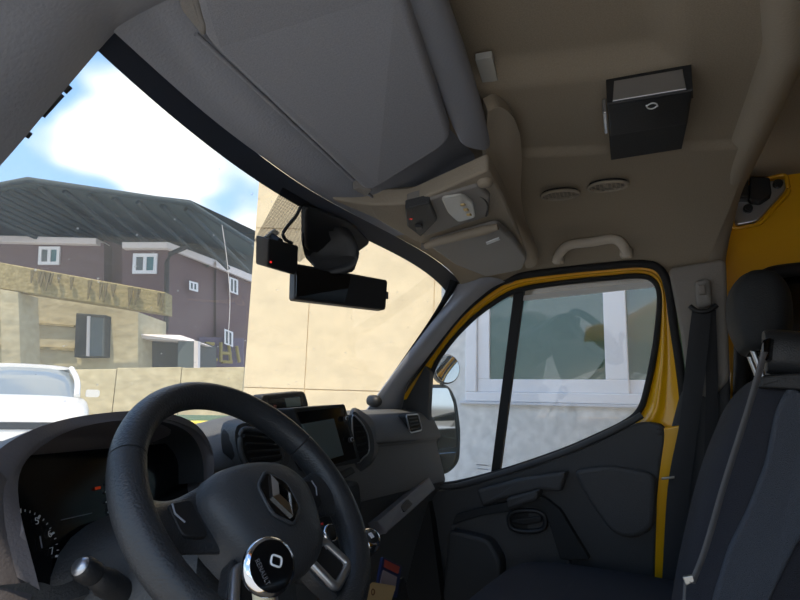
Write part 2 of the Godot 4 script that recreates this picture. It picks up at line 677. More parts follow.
func far_window(b: Node3D, pts: Array, m0: Material, m1: Material) -> void:
	# white frame with two panes; pts: lower left, lower right, upper right, upper left
	var p: Array = off_all(pts, -ahead * 0.08)
	var u: Vector3 = (p[1] - p[0]).normalized()
	var w: Vector3 = (p[3] - p[0]).normalized()
	var wd: float = p[0].distance_to(p[1])
	var ht: float = p[0].distance_to(p[3])
	var t := minf(0.12, wd * 0.14)
	var list := []
	for r in [[0.0, wd, 0.0, t], [0.0, wd, ht - t, ht], [0.0, t, t, ht - t], [wd - t, wd, t, ht - t], [wd / 2 - t / 2, wd / 2 + t / 2, t, ht - t]]:
		list.append(prism([p[0] + u * r[0] + w * r[2], p[0] + u * r[1] + w * r[2], p[0] + u * r[1] + w * r[3], p[0] + u * r[0] + w * r[3]], ahead * 0.1))
	var f := part(b, "window", join(list), M.white_pvc)
	var i := 0
	for r in [[t, wd / 2 - t / 2], [wd / 2 + t / 2, wd - t]]:
		var q := off_all([p[0] + u * r[0] + w * t, p[0] + u * r[1] + w * t, p[0] + u * r[1] + w * (ht - t), p[0] + u * r[0] + w * (ht - t)], ahead * 0.05)
		part(f, "pane", prism(q, ahead * 0.02), [m0, m1][i])
		i += 1

func brick_building() -> void:
	var b := thing("brick_building", "dark brick building with white cornice under a wide sheet metal roof", "building", V(14.2490,-1.2273,-19.9440))
	slab_px(b, "wall", [V(10.0172,-1.4773,-28.0002), V(13.9668,-1.2439,-20.4811), V(12.4877,7.2228,-19.9669), V(8.4794,7.3251,-27.4657)], 3.0, M.brick_brown)
	slab_px(b, "wall", [V(14.3759,-1.3174,-21.0397), V(14.7381,-1.2960,-20.3500), V(13.2387,7.2867,-19.8288), V(12.8363,7.4952,-20.5045)], 2.0, M.brick_brown)
	slab_px(b, "wall", [V(13.9362,-1.1644,-19.4252), V(14.7288,-1.1176,-17.9161), V(13.3088,7.0110,-17.4225), V(12.5162,6.9641,-18.9315)], 3.0, M.brick_brown)
	slab_px(b, "wall", [V(14.7288,-1.1176,-17.9161), V(17.9474,-1.4318,-18.6977), V(16.4611,7.0763,-18.1811), V(13.3088,7.0110,-17.4225)], 3.0, M.brick_brown)
	slab_px(b, "wall", [V(17.7931,-1.4084,-18.5457), V(21.5669,-1.7062,-18.4934), V(20.0955,6.7165,-17.9819), V(16.3189,7.0305,-18.0333)], 3.0, M.brick_brown)
	# cornice lengths
	for r in [[V(8.3819,7.0611,-27.1023), V(12.1707,7.0991,-19.9618), V(12.1321,7.3198,-19.9484), V(8.3369,7.3186,-27.0867)], [V(12.1533,7.0980,-19.9949), V(12.7408,7.1146,-20.1827), V(12.7078,7.3036,-20.1712), V(12.1147,7.3188,-19.9815)], [V(12.3334,6.8512,-18.6695), V(13.1150,6.8974,-17.1816), V(13.0773,7.1131,-17.1685), V(12.2957,7.0669,-18.6564)], [V(13.1150,6.8974,-17.1816), V(16.1838,6.9438,-17.8879), V(16.1337,7.2310,-17.8705), V(13.0773,7.1131,-17.1685)], [V(16.0416,6.8984,-17.7401), V(19.9505,6.6319,-17.8544), V(19.8937,6.9571,-17.8346), V(15.9918,7.1832,-17.7228)]]:
		slab_px(b, "cornice", r, 0.5, M.cornice, 0.02)
	far_window(b, [V(11.4850,6.3345,-22.1987), V(11.8553,6.3564,-21.4937), V(11.7621,6.9915,-21.4217), V(11.3853,7.0069,-22.1243)], M.far_glass_grey, M.far_glass)
	far_window(b, [V(12.8776,5.9912,-18.6304), V(13.2912,6.0156,-17.8431), V(13.1874,6.7092,-17.7683), V(12.7675,6.7212,-18.5534)], M.far_glass_grey, M.far_glass)
	far_window(b, [V(14.6590,5.6528,-17.5772), V(15.0983,5.6585,-17.6149), V(15.0373,6.0079,-17.5937), V(14.5990,5.9961,-17.5564)], M.far_glass_grey, M.far_glass_grey)
	far_window(b, [V(17.0725,6.0453,-17.8655), V(17.4748,5.9827,-17.7830), V(17.3558,6.6636,-17.7417), V(16.9624,6.6760,-17.8272)], M.far_glass_grey, M.far_glass_grey)
	far_window(b, [V(16.9103,3.7949,-17.7475), V(17.3116,3.7086,-17.6760), V(17.1955,4.3732,-17.6356), V(16.8028,4.4103,-17.7101)], M.far_glass_grey, M.far_glass_grey)
	# drain pipe along the cornice and down the corner
	part(b, "drain_pipe", tube([V(13.5508,7.0033,-16.7537), V(12.9855,6.6097,-16.8876), V(13.0518,6.3466,-17.0818), V(13.4579,3.9246,-17.2609)], 0.09, 8), M.wire)
	# roof: sheets with rafters beneath
	var rf := part(b, "roof", join([
		prism([V(7.0251,7.4259,-23.6656), V(9.3884,8.6455,-19.8287), V(9.4115,8.5133,-19.8367), V(7.0532,7.2649,-23.6754)], ahead * 8.0),
		prism([V(9.3884,8.6455,-19.8287), V(12.3886,8.2036,-15.4409), V(12.4182,8.0340,-15.4512), V(9.4115,8.5133,-19.8367)], ahead * 8.0),
		prism([V(12.3886,8.2036,-15.4409), V(18.0065,8.5869,-17.7180), V(18.0527,8.3224,-17.7341), V(12.4182,8.0340,-15.4512)], ahead * 5.0)]), M.roof_sheet)
	part(rf, "ceiling_board", prism([V(9.3439,7.8592,-29.9625), V(13.7166,7.7476,-21.7821), V(14.9690,7.6983,-19.4459), V(21.1499,7.0820,-18.8880), V(20.7376,9.4419,-18.7447), V(15.0652,9.5950,-18.5266), V(11.8069,10.2247,-24.4095), V(9.1449,8.9985,-29.8934)], ahead * 0.3), M.roof_dark)
	for i in 9:
		var t := i / 8.0
		var a: Vector3 = V(8.4041,7.8226,-21.7838).lerp(V(9.5087,8.6182,-20.2628), t) - V(0, 0.12, 0)
		part(rf, "rafter", tube([a, a + ahead * 4.2 + V(0, -0.7, 0) + aside * 1.9], 0.09, 6), M.roof_dark)
	for i in 7:
		var t := i / 6.0
		var a: Vector3 = V(9.7743,8.5661,-19.7835).lerp(V(12.4879,8.0961,-15.7290), t) - V(0, 0.12, 0)
		part(rf, "rafter", tube([a, a + ahead * 4.2 + V(0, -1.2, 0) + aside * 1.2], 0.09, 6), M.roof_dark)
	part(rf, "gable_trim", tube([V(6.9995,7.2983,-23.5469), V(9.3465,8.5428,-19.7310), V(12.3392,8.0686,-15.3699), V(17.9563,8.4277,-17.6579)], 0.11, 6), M.roof_dark)
	# sign with yellow lettering on the side wall
	var s := slab_px(b, "sign_board", [V(15.9094,2.8099,-18.0645), V(18.1869,2.9306,-17.8484), V(17.9704,4.1696,-17.7732), V(15.7093,3.9555,-17.9950)], 0.15, M.sign_purple)
	var strokes := [[[201, 359], [216, 359]], [[209, 359], [209, 353]], [[205, 343], [213, 343]], [[205, 348], [214, 348]], [[214, 348], [213, 353]], [[213, 353], [205, 353]], [[205, 353], [205, 348]], [[220, 341], [220, 361]], [[220, 352], [230, 352]], [[221, 361], [231, 361]], [[228, 343], [230, 361]], [[236, 344], [239, 361]]]
	var o: Vector3 = V(15.7640,2.7983,-17.9095)
	var u: Vector3 = (V(18.0343,2.9189,-17.7068) - o) / 44.0
	var w: Vector3 = (V(15.5656,3.9340,-17.8405) - o) / 29.0
	for k in strokes:
		var p: Vector3 = o + u * float(k[0][0] - 199) + w * float(366 - k[0][1])
		var q: Vector3 = o + u * float(k[1][0] - 199) + w * float(366 - k[1][1])
		part(s, "stroke", tube([p, q], 0.075, 6), M.sign_yellow)
	part(b, "overhead_wire", tube(cr([V(13.0437,7.4201,-14.5138), V(13.3312,6.2381,-14.4333), V(13.6162,4.8846,-14.4241), V(13.8211,3.5264,-14.5675)], 12), 0.012, 5), M.cornice)

func old_house() -> void:
	var b := thing("old_house", "low old cream plastered house with stained ledge left of the brick building", "building", V(8.7419,-0.1566,-14.7271))
	slab_px(b, "wall", [V(6.3998,-0.1785,-17.4083), V(10.4066,-0.2330,-14.2245), V(9.6965,3.8319,-13.9776), V(5.6091,4.3475,-17.1334)], 2.0, M.old_plaster)
	slab_px(b, "ledge", [V(5.1533,4.0763,-15.9309), V(9.6460,3.7107,-12.8205), V(9.5444,4.2926,-12.7851), V(5.0399,4.7253,-15.8915)], 0.5, M.old_plaster_dark, 0.03)
	slab_px(b, "rendered_band", [V(5.8589,2.6298,-17.1158), V(8.6170,2.6571,-14.9495), V(8.6032,2.7359,-14.9447), V(5.8464,2.7015,-17.1115)], 0.12, M.old_plaster_dark)
	slab_px(b, "rendered_band", [V(5.7461,3.2752,-17.0766), V(8.5068,3.2878,-14.9112), V(8.4976,3.3404,-14.9080), V(5.7378,3.3231,-17.0737)], 0.12, M.old_plaster_dark)
	slab_px(b, "buttress", [V(7.2901,-0.0822,-15.0469), V(7.6358,-0.0909,-14.8331), V(6.8664,3.9211,-14.7183), V(6.5415,3.9449,-14.8870)], 0.8, M.old_plaster)
	var f := slab_px(b, "window", [V(8.5197,2.4859,-14.7660), V(9.0820,2.5284,-14.3415), V(8.9005,3.6399,-14.2502), V(8.3448,3.6287,-14.6500)], 0.5, M.dark_opening, 0.02, "dark window")
	slab_px(f, "pane", [V(8.6233,2.5150,-14.3433), V(8.9231,2.5392,-14.2030), V(8.7622,3.5321,-14.1193), V(8.4599,3.5207,-14.2590)], 0.1, M.far_glass_grey)
	slab_px(f, "window_bar", [V(8.5673,2.5100,-14.3423), V(8.5916,2.5115,-14.2961), V(8.4242,3.5396,-14.2106), V(8.3999,3.5382,-14.2568)], 0.1, M.cornice)
	# annex with a tin roof and a pale door
	slab_px(b, "annex_wall", [V(10.9945,-0.6059,-14.9963), V(12.1897,-0.6167,-13.8353), V(11.5159,3.2403,-13.6010), V(10.3298,3.1985,-14.7652)], 2.0, M.dark_opening)
	slab_px(b, "annex_roof", [V(9.9552,3.1384,-14.1941), V(11.1811,3.1323,-13.1900), V(10.9142,3.3204,-13.6187), V(9.9621,3.2511,-14.1373)], 1.5, M.cornice, 0.02)
	slab_px(b, "annex_door", [V(11.4655,-0.5618,-13.8766), V(11.6823,-0.5490,-13.4641), V(11.0637,3.1487,-13.1880), V(10.8469,3.1359,-13.6006)], 0.1, M.far_glass_grey)
	slab_px(b, "post", [V(11.5452,-0.5246,-13.2792), V(11.5987,-0.5214,-13.1773), V(10.9741,3.1318,-12.9300), V(10.9205,3.1286,-13.0320)], 0.2, M.cornice)
	# streaks of dirt run down the ledge
	var r := RandomNumberGenerator.new()
	r.seed = 5
	for i in 16:
		var t := r.randf_range(0.35, 0.99)
		var a: Vector3 = V(5.0247,4.6683,-15.8340).lerp(V(9.5197,4.2307,-12.7474), t)
		var l := r.randf_range(0.2, 0.5)
		var w := r.randf_range(0.03, 0.08)
		slab_px(b, "stain", [a + aside * w + V(0, -l, 0), a + aside * (w + 0.02) + V(0, -l, 0), a + aside * (w * 1.6 + 0.03), a], 0.02, M.plaster_dirt)
	var g := thing("garden_wall", "low cream yard wall running behind the white car", "wall", V(7.6512,-0.0712,-11.3318))
	for i in 5:
		var a: Vector3 = V(5.0354,1.8710,-14.8459).lerp(V(9.0571,2.2268,-9.3089), i / 5.0)
		var z: Vector3 = V(5.0354,1.8710,-14.8459).lerp(V(9.0571,2.2268,-9.3089), (i + 0.99) / 5.0)
		var t := 0.02 * (i % 2)
		part(g, "wall_section", prism([V(a.x, a.y - 2.2, a.z), V(z.x, z.y - 2.2, z.z), z + V(0, t, 0), a + V(0, t, 0)], ahead * 0.2, 0.012), M.old_plaster)

func car() -> void:
	# a white saloon that faces the van, turned a little to the right
	var at := on_ground(9.6, -6.05) + V(0, 0.02, 0)
	var t := thing("car", "white saloon car parked outside left of the windscreen", "car", at)
	var front := (-ahead * 0.86 + aside * 0.51).normalized()
	var side := V(-front.z, 0, front.x)
	var ring := func(l: float, wd: float, yb: float, yt: float, pw: float) -> Array:
		return ellipse(at + front * l + V(0, (yb + yt) / 2, 0), side, Vector3.UP, wd / 2, (yt - yb) / 2, 28, pw)
	var b := [ring.call(2.2, 1.2, 0.30, 0.62, 3.0), ring.call(2.17, 1.45, 0.24, 0.70, 3.5), ring.call(2.0, 1.68, 0.2, 0.80, 4.0), ring.call(1.4, 1.76, 0.2, 0.90, 4.5), ring.call(0.75, 1.78, 0.2, 0.97, 5.0), ring.call(-0.8, 1.78, 0.2, 0.98, 5.0), ring.call(-1.7, 1.76, 0.2, 1.0, 5.0), ring.call(-2.2, 1.6, 0.3, 0.95, 4.0)]
	part(t, "body", body(b), M.car_white)
	var g := [ring.call(0.95, 1.36, 0.85, 0.95, 3.0), ring.call(0.55, 1.40, 0.85, 1.18, 3.0), ring.call(0.1, 1.32, 0.85, 1.40, 3.2), ring.call(-0.6, 1.28, 0.85, 1.45, 3.2), ring.call(-1.2, 1.28, 0.85, 1.38, 3.2), ring.call(-1.85, 1.2, 0.85, 1.02, 3.0)]
	part(t, "cabin_glass", body(g), M.car_glass)
	part(t, "roof", body([ring.call(0.12, 1.1, 1.36, 1.42, 2.4), ring.call(-0.1, 1.26, 1.30, 1.455, 2.6), ring.call(-0.6, 1.30, 1.28, 1.475, 2.6), ring.call(-1.2, 1.26, 1.26, 1.41, 2.6), ring.call(-1.4, 1.1, 1.3, 1.36, 2.4)]), M.car_white)
	for s in [-1.0, 1.0]:
		var a: Vector3 = at + side * s * 0.70 + front * 0.93 + V(0, 0.95, 0)
		part(t, "pillar", tube(cr([a, at + side * s * 0.69 + front * 0.5 + V(0, 1.2, 0), at + side * s * 0.60 + front * 0.05 + V(0, 1.40, 0)], 8), 0.045, 8), M.car_white)
		part(t, "headlamp", prism(rnd([at + side * s * 0.5 + front * 2.14 + V(0, 0.56, 0), at + side * s * 0.78 + front * 2.0 + V(0, 0.60, 0), at + side * s * 0.8 + front * 1.9 + V(0, 0.74, 0), at + side * s * 0.5 + front * 2.12 + V(0, 0.68, 0)], 0.04), -front * 0.1, 0.01), M.lamp_lens)
		for l in [1.35, -1.35]:
			part(t, "wheel", lathe([Vector2(0, 0), Vector2(0.2, 0), Vector2(0.22, 0.02), Vector2(0.3, 0.02), Vector2(0.32, -0.02), Vector2(0.32, -0.18), Vector2(0, -0.18)], at + side * s * 0.9 + front * l + V(0, 0.32, 0), side * s), M.tyre)
		part(t, "door_mirror", rbox(at + side * s * 0.93 + front * 0.55 + V(0, 1.0, 0), side, Vector3.UP, 0.2, 0.12, front * 0.12, 0.04), M.car_white)
	part(t, "grille", prism(rnd([at + side * -0.42 + front * 2.215 + V(0, 0.5, 0), at + side * 0.42 + front * 2.215 + V(0, 0.5, 0), at + side * 0.45 + front * 2.2 + V(0, 0.6, 0), at + side * -0.45 + front * 2.2 + V(0, 0.6, 0)], 0.03), -front * 0.06, 0.01), M.gloss_black)

# ================================================================ van shell
func ceil_y(x: float, z: float) -> float:
	var y := 2.045 - 0.185 * pow(absf(x) / 0.85, 6.0)
	y -= 0.135 * smoothstep(-0.40, -0.74, z) * (1.0 - 0.95 * pow(minf(absf(x) / 0.85, 1.0), 6.0))
	# raised middle field, and the step beyond the speaker box
	y += 0.028 * smoothstep(-0.02, -0.10, x - 0.25 * (z + 0.2)) * smoothstep(-0.42, -0.36, z) * smoothstep(0.0, -0.06, z)
	y -= 0.016 * smoothstep(0.0, 0.011, x - 0.20 - 0.33 * (z + 0.38)) * smoothstep(-0.62, -0.56, z)
	return y

func top_edge(x: float) -> Vector3:
	var y := 1.905 + (0.11 * x * x if x < 0.0 else -0.05 * pow(x / 0.74, 4.0))
	return V(x, y, glass_z(x, y))

func glass_z(x: float, y: float) -> float:
	return -0.725 - (1.85 - y) * 0.78 - 0.07 * (1.0 - pow(x / 0.72, 2.0))

func shell() -> void:
	# headliner
	var ce := setting("ceiling", "grey beige moulded headliner over the cab", "ceiling", V(0, 1.9, -0.3))
	var rows := []
	for j in 61:
		var r := []
		for i in 161:
			var x := -0.86 + 1.72 * i / 160.0
			var te := top_edge(clampf(x, -0.74, 0.74))
			var z := lerpf(te.z + 0.012, 0.11 - 0.12 * pow(absf(x) / 0.86, 5.0), j / 60.0)
			var y := ceil_y(x, z)
			var f := smoothstep(0.30, 0.0, j / 60.0)
			y = minf(y, lerpf(y, te.y, f)) - 0.02 * f * smoothstep(0.6, 0.86, x)
			r.append(V(x, y, z))
		rows.append(r)
	var main := rows.slice(20)
	var lining := []
	var header := []
	for j in 21:
		header.append(rows[j].slice(0, 109))
		lining.append(rows[j].slice(108))
	part(ce, "headliner", sheet(main, V(0, 0.012, 0)), M.headliner)
	part(ce, "headliner", sheet(lining, V(0, 0.012, 0)), M.headliner)
	part(ce, "header_trim", sheet(header, V(0, 0.012, 0)), M.trim_grey, "grey trim above the windscreen")
	# outer roof skin
	rows = []
	for j in 31:
		var r := []
		for i in 31:
			var x := -1.0 + 2.0 * i / 30.0
			var z := lerpf(-0.82, 3.3, j / 30.0)
			r.append(V(x, 2.42 - 0.45 * pow(absf(x), 10.0) - 0.42 * smoothstep(-0.1, -0.82, z) * (1.0 - pow(absf(x), 5.0)), z))
		rows.append(r)
	part(ce, "roof_skin", sheet(rows, V(0, 0.01, 0)), M.yellow_paint, "yellow roof panel")
	# rear headliner
	rows = []
	for j in 13:
		var r := []
		for i in 41:
			var x := -0.9 + 1.8 * i / 40.0
			r.append(V(x * 1.03, 2.17 - 0.02 * pow(absf(x) / 0.9, 5.0), lerpf(0.06, 3.2, j / 12.0)))
		rows.append(r)
	part(ce, "rear_headliner", sheet(rows, V(0, 0.012, 0)), M.headliner)
	# cross rib over the B pillars
	var half := cr([V(0, 2.055, 0.105), V(0.3, 2.055, 0.075), V(0.55, 2.047, 0.045), V(0.68, 2.028, 0.02), V(0.77, 1.985, 0.0), V(0.825, 1.93, -0.018), V(0.85, 1.87, -0.03), V(0.86, 1.82, -0.03)], 30)
	var path := []
	for i in range(18, 0, -1):
		path.append(V(-half[i].x, half[i].y, half[i].z))
	path.append_array(half)
	rows = []
	for j in 11:
		var r := []
		var t: float = j / 10.0
		for p in path:
			var inward := V(-p.x * 0.6, -1.0, 0).normalized()
			r.append(p + inward * 0.040 * pow(sin(PI * t), 0.6) + V(0, 0.006, (0.088 + 0.006 * smoothstep(0.6, 0.85, absf(p.x))) * t))
		rows.append(r)
	part(ce, "roof_rib", sheet(rows, V(0, 0.03, 0)), M.shelf_lip, "padded cross rib")
	# floor, bulkhead and rear of the van
	var fl := setting("floor", "dark rubber floor of the cab", "floor", V(0, 0.6, 0))
	part(fl, "floor_mat", prism([V(-0.95, 0.62, -1.2), V(0.95, 0.62, -1.2), V(0.95, 0.62, 3.3), V(-0.95, 0.62, 3.3)], V(0, -0.08, 0)), M.rubber)
	var wf := setting("wall_front", "bulkhead under the dashboard with the yellow bonnet ahead", "wall", V(0, 0.6, -1.2))
	part(wf, "kick_panel", prism([V(0.90, 0.6, -1.25), V(0.90, 0.6, -0.80), V(0.90, 1.30, -0.92), V(0.90, 1.34, -1.25)], V(0.04, 0, 0)), M.rubber)
	part(wf, "firewall", prism([V(-0.95, 0.6, -1.2), V(0.95, 0.6, -1.2), V(0.95, 1.34, -1.2), V(-0.95, 1.34, -1.2)], V(0, 0, -0.06)), M.rubber)
	rows = []
	for j in 9:
		var t := j / 8.0
		var r := []
		for i in 17:
			var x := -0.95 + 1.9 * i / 16.0
			r.append(V(x, lerpf(1.34, 0.98, t * t) - 0.08 * pow(absf(x) / 0.95, 4.0), -1.22 - 0.55 * t))
		rows.append(r)
	part(wf, "bonnet", sheet(rows, V(0, -0.03, 0)), M.yellow_paint, "yellow bonnet")
	var wl := setting("wall_left", "driver side of the van behind the open door", "wall", V(-0.95, 0.6, 1.5))
	part(wl, "side_panel", prism([V(-0.97, 0.3, 0.42), V(-0.97, 0.3, 3.3), V(-0.90, 2.12, 3.3), V(-0.90, 2.12, 0.42)], V(0.05, 0, 0)), M.yellow_paint)
	part(wl, "sill", prism([V(-0.97, 0.3, -1.1), V(-0.97, 0.3, 0.42), V(-0.97, 0.62, 0.42), V(-0.97, 0.62, -1.1)], V(0.06, 0, 0)), M.yellow_paint)
	part(wl, "roof_rail", prism([V(-0.86, 1.86, -0.55), V(-0.86, 1.86, 0.42), V(-0.93, 2.12, 0.42), V(-0.93, 2.08, -0.55)], V(0.02, 0, 0)), M.yellow_paint)
	var wb := setting("wall_rear", "rear end of the van behind the seats", "wall", V(0, 0.6, 3.25))
	part(wb, "rear_panel", prism([V(-0.97, 0.3, 3.25), V(0.97, 0.3, 3.25), V(0.97, 2.14, 3.25), V(-0.97, 2.14, 3.25)], V(0, 0, 0.06)), M.headliner)
	# windscreen
	var ws := setting("window_1", "dusty windscreen with a black printed band along its top", "window", V(0, 1.4, -1.0))
	var gl := []
	var du := start(0)
	for j in 25:
		var r := []
		for i in 49:
			var x := -0.86 + 1.72 * i / 48.0
			var te := top_edge(clampf(x, -0.8, 0.8))
			var y := lerpf(1.36, te.y + 0.005, j / 24.0)
			r.append(V(x, y, glass_z(x, y)))
		gl.append(r)
	part(ws, "glass", grid(gl), M.windscreen_glass)
	var arrays := []
	arrays.resize(Mesh.ARRAY_MAX)
	var vs := PackedVector3Array()
	var uv := PackedVector2Array()
	var nn := PackedVector3Array()
	var ix := PackedInt32Array()
	for j in 25:
		for i in 49:
			vs.append(gl[j][i] + V(0, -0.0012, -0.0015))
			uv.append(Vector2(i / 48.0, j / 24.0))
			nn.append(V(0, 0.62, -0.78))
			if i < 48 and j < 24:
				var a := j * 49 + i
				ix.append_array([a, a + 1, a + 50, a, a + 50, a + 49])
	arrays[Mesh.ARRAY_VERTEX] = vs
	arrays[Mesh.ARRAY_TEX_UV] = uv
	arrays[Mesh.ARRAY_NORMAL] = nn
	arrays[Mesh.ARRAY_INDEX] = ix
	var dm := ArrayMesh.new()
	dm.add_surface_from_arrays(Mesh.PRIMITIVE_TRIANGLES, arrays)
	part(ws, "dust", dm, M.dust, "film of dust and specks").set_meta("kind", "stuff")
	# printed band along the top edge and down the right side
	var band := []
	for j in 3:
		var r := []
		for i in 41:
			var x := lerpf(-0.80, 0.735, i / 40.0)
			var te := top_edge(x)
			var y := te.y + 0.004 - (0.034 + 0.012 * pow(absf(x) / 0.74, 3.0)) * j / 2.0
			r.append(V(x, y, glass_z(x, y) + 0.002))
		band.append(r)
	part(ws, "printed_band", sheet(band, V(0, 0.0005, -0.001)), M.band_print)
	var side := []
	for j in 2:
		var r := []
		for i in 21:
			var y := lerpf(1.38, 1.86, i / 20.0)
			var x := 0.735 - 0.02 * j + 0.02 * (1.86 - y) - 0.045 * pow(i / 20.0, 10.0) * j
			r.append(V(x, y, glass_z(x, y) + 0.002))
		side.append(r)
	part(ws, "printed_band", sheet(side, V(0, 0.0005, -0.001)), M.gloss_black)
	frit(ws)

func frit(ws: Node3D) -> void:
	var q := [V(-0.1229,1.7872,-0.8385), V(0.0456,1.7814,-0.8449), V(0.1035,1.8876,-0.7605), V(-0.1372,1.8906,-0.7572)]
	var arrays := []
	arrays.resize(Mesh.ARRAY_MAX)
	var vs := PackedVector3Array()
	var uv := PackedVector2Array()
	var nn := PackedVector3Array()
	var ix := PackedInt32Array()
	for j in 9:
		for i in 9:
			var p: Vector3 = q[0].lerp(q[1], i / 8.0).lerp(q[3].lerp(q[2], i / 8.0), j / 8.0)
			vs.append(V(p.x, p.y, glass_z(p.x, p.y) + 0.003))
			uv.append(Vector2(i / 8.0, j / 8.0))
			nn.append(V(0, 0.6, 0.8))
			if i < 8 and j < 8:
				var a := j * 9 + i
				ix.append_array([a, a + 1, a + 10, a, a + 10, a + 9])
	arrays[Mesh.ARRAY_VERTEX] = vs
	arrays[Mesh.ARRAY_TEX_UV] = uv
	arrays[Mesh.ARRAY_NORMAL] = nn
	arrays[Mesh.ARRAY_INDEX] = ix
	var dm := ArrayMesh.new()
	dm.add_surface_from_arrays(Mesh.PRIMITIVE_TRIANGLES, arrays)
	part(ws, "dot_print", dm, M.frit_dots, "printed dots").set_meta("kind", "stuff")

# ================================================================ things on the ceiling
func ceiling_things() -> void:
	# driver's sun visor
	var t := thing("sun_visor", "large grey sun visor folded up above the driver", "sun visor", V(-0.4073,1.9400,-0.4569), "sun visors")
	var pl := rnd([V(-0.5413,1.9250,-0.5696), V(-0.0439,1.8850,-0.6073), V(-0.0900,1.9400,-0.3987), V(-0.4956,1.9650,-0.3035), V(-0.6335,1.9300,-0.4925)], 0.035, 6)
	part(t, "pad", prism(pl, V(0, 0.022, 0), 0.009, true), M.visor_cloth)
	part(t, "hinge_rod", tube([V(-0.5410,1.9350,-0.5823), V(0.0049,1.8980,-0.6267)], 0.0035, 8), M.visor_cloth)
	part(t, "clip", prism(rnd([V(-0.0839,1.8840,-0.6214), V(-0.0418,1.8800,-0.6132), V(-0.0554,1.8850,-0.5908), V(-0.0716,1.8880,-0.6052)], 0.004), V(0, 0.02, 0), 0.002), M.console_grey)
	part(t, "pivot_mount", prism(rnd([V(-0.5935,1.9300,-0.5567), V(-0.5370,1.9250,-0.5704), V(-0.5503,1.9250,-0.5495), V(-0.6118,1.9300,-0.5062), V(-0.6261,1.9300,-0.5134)], 0.012), V(0, 0.03, 0), 0.006), M.console_grey)
	# lip of the storage shelf above the driver
	var sh := thing("overhead_shelf", "padded edge of the storage shelf above the windscreen", "shelf", V(-0.2, 1.97, -0.4))
	var rows := []
	for a in [[V(-0.80, 1.985, -0.335), V(-0.80, 2.0, -0.275)], [V(-0.5218,1.9850,-0.3034), V(-0.4839,2.0000,-0.2633)], [V(-0.4240,1.9850,-0.3349), V(-0.3802,2.0000,-0.2885)], [V(-0.2929,1.9800,-0.3597), V(-0.2399,1.9980,-0.3126)], [V(-0.1345,1.9650,-0.3882), V(-0.0643,1.9850,-0.3448)], [V(-0.0740,1.9500,-0.3932), V(0.0345,1.9750,-0.3671)]]:
		var p: Vector3 = a[0]
		var q: Vector3 = a[1]
		var m := p.lerp(q, 0.5)
		rows.append(ellipse(m + V(0, 0.012, 0), (q - p).normalized(), Vector3.UP, p.distance_to(q) / 2, 0.022, 20, 2.6))
	var lr := []
	for r in rows:
		lr.append(r)
	part(sh, "lip", body(loft_rows(lr, 20, 16, true)), M.trim_grey)
	# passenger side of the shelf: rising wall and rim
	rows = [[V(-0.0634,2.0000,-0.3372), V(-0.0456,2.0150,-0.3195), V(0.0112,2.0200,-0.3113), V(0.0878,2.0200,-0.3194)], [V(0.0163,1.9850,-0.3693), V(0.0540,1.9950,-0.3586), V(0.1122,2.0000,-0.3487), V(0.1947,2.0100,-0.3459)], [V(0.0713,1.9400,-0.3842), V(0.1243,1.9500,-0.3775), V(0.2266,1.9650,-0.3843), V(0.3452,1.9850,-0.3920)], [V(0.2087,1.9150,-0.4029), V(0.2426,1.9200,-0.3944), V(0.3649,1.9400,-0.4060), V(0.5151,1.9600,-0.4242)], [V(0.4488,1.9000,-0.4394), V(0.4539,1.9050,-0.4215), V(0.5331,1.9150,-0.4212), V(0.6543,1.9300,-0.4328)], [V(0.6901,1.8800,-0.4771), V(0.6956,1.8800,-0.4630), V(0.6947,1.8850,-0.4502), V(0.6685,1.8900,-0.4341)]]
	part(sh, "end_wall", sheet(loft_rows(rows, 16, 30), V(0.0, 0.03, -0.01)), M.shelf_lip)
	part(sh, "inner_wall", prism([V(0.0420,2.0300,-0.3396), V(0.1358,2.0300,-0.3311), V(0.3908,2.0000,-0.4051), V(0.2487,1.9900,-0.3959)], V(0.05, 0.02, -0.02)), M.headliner)
	# roof console
	var co := thing("roof_console", "grey roof console with reading lamp above the middle of the windscreen", "console", V(0.1557,1.9000,-0.5058))
	var panel := rnd([V(-0.0172,1.9000,-0.7225), V(0.0349,1.8920,-0.6441), V(0.0530,1.8880,-0.5576), V(0.0057,1.9150,-0.3613), V(0.1428,1.9100,-0.3746), V(0.2981,1.9000,-0.3967), V(0.6111,1.8900,-0.4488), V(0.5753,1.8850,-0.6170), V(0.2816,1.8800,-0.6667), V(0.1053,1.8850,-0.6769)], 0.012, 3)
	part(co, "panel", prism(panel, V(0, 0.035, 0), 0.006, true), M.shelf_lip)
	part(co, "lamp_housing", prism(rnd([V(0.0469,1.8800,-0.5641), V(0.0465,1.9020,-0.3972), V(0.1062,1.9000,-0.3918), V(0.2159,1.8920,-0.4322), V(0.2447,1.8720,-0.6141), V(0.1685,1.8740,-0.6181)], 0.01, 4), V(0, 0.03, 0), 0.006, true), M.console_grey)
	part(co, "switch_block", prism(rnd([V(0.0425,1.8740,-0.5642), V(0.0447,1.8800,-0.5051), V(0.1458,1.8740,-0.5339), V(0.2298,1.8680,-0.6153), V(0.1427,1.8680,-0.6102)], 0.006, 3), V(0, 0.02, 0), 0.004), M.door_plastic)
	var ln := part(co, "lamp_lens", prism(rnd([V(0.0466,1.8860,-0.4804), V(0.0570,1.8920,-0.4367), V(0.1068,1.8900,-0.4308), V(0.1913,1.8850,-0.4553), V(0.1955,1.8800,-0.5019), V(0.1316,1.8820,-0.5004)], 0.012, 4), V(0, 0.02, 0), 0.004, true), M.lamp_lens)
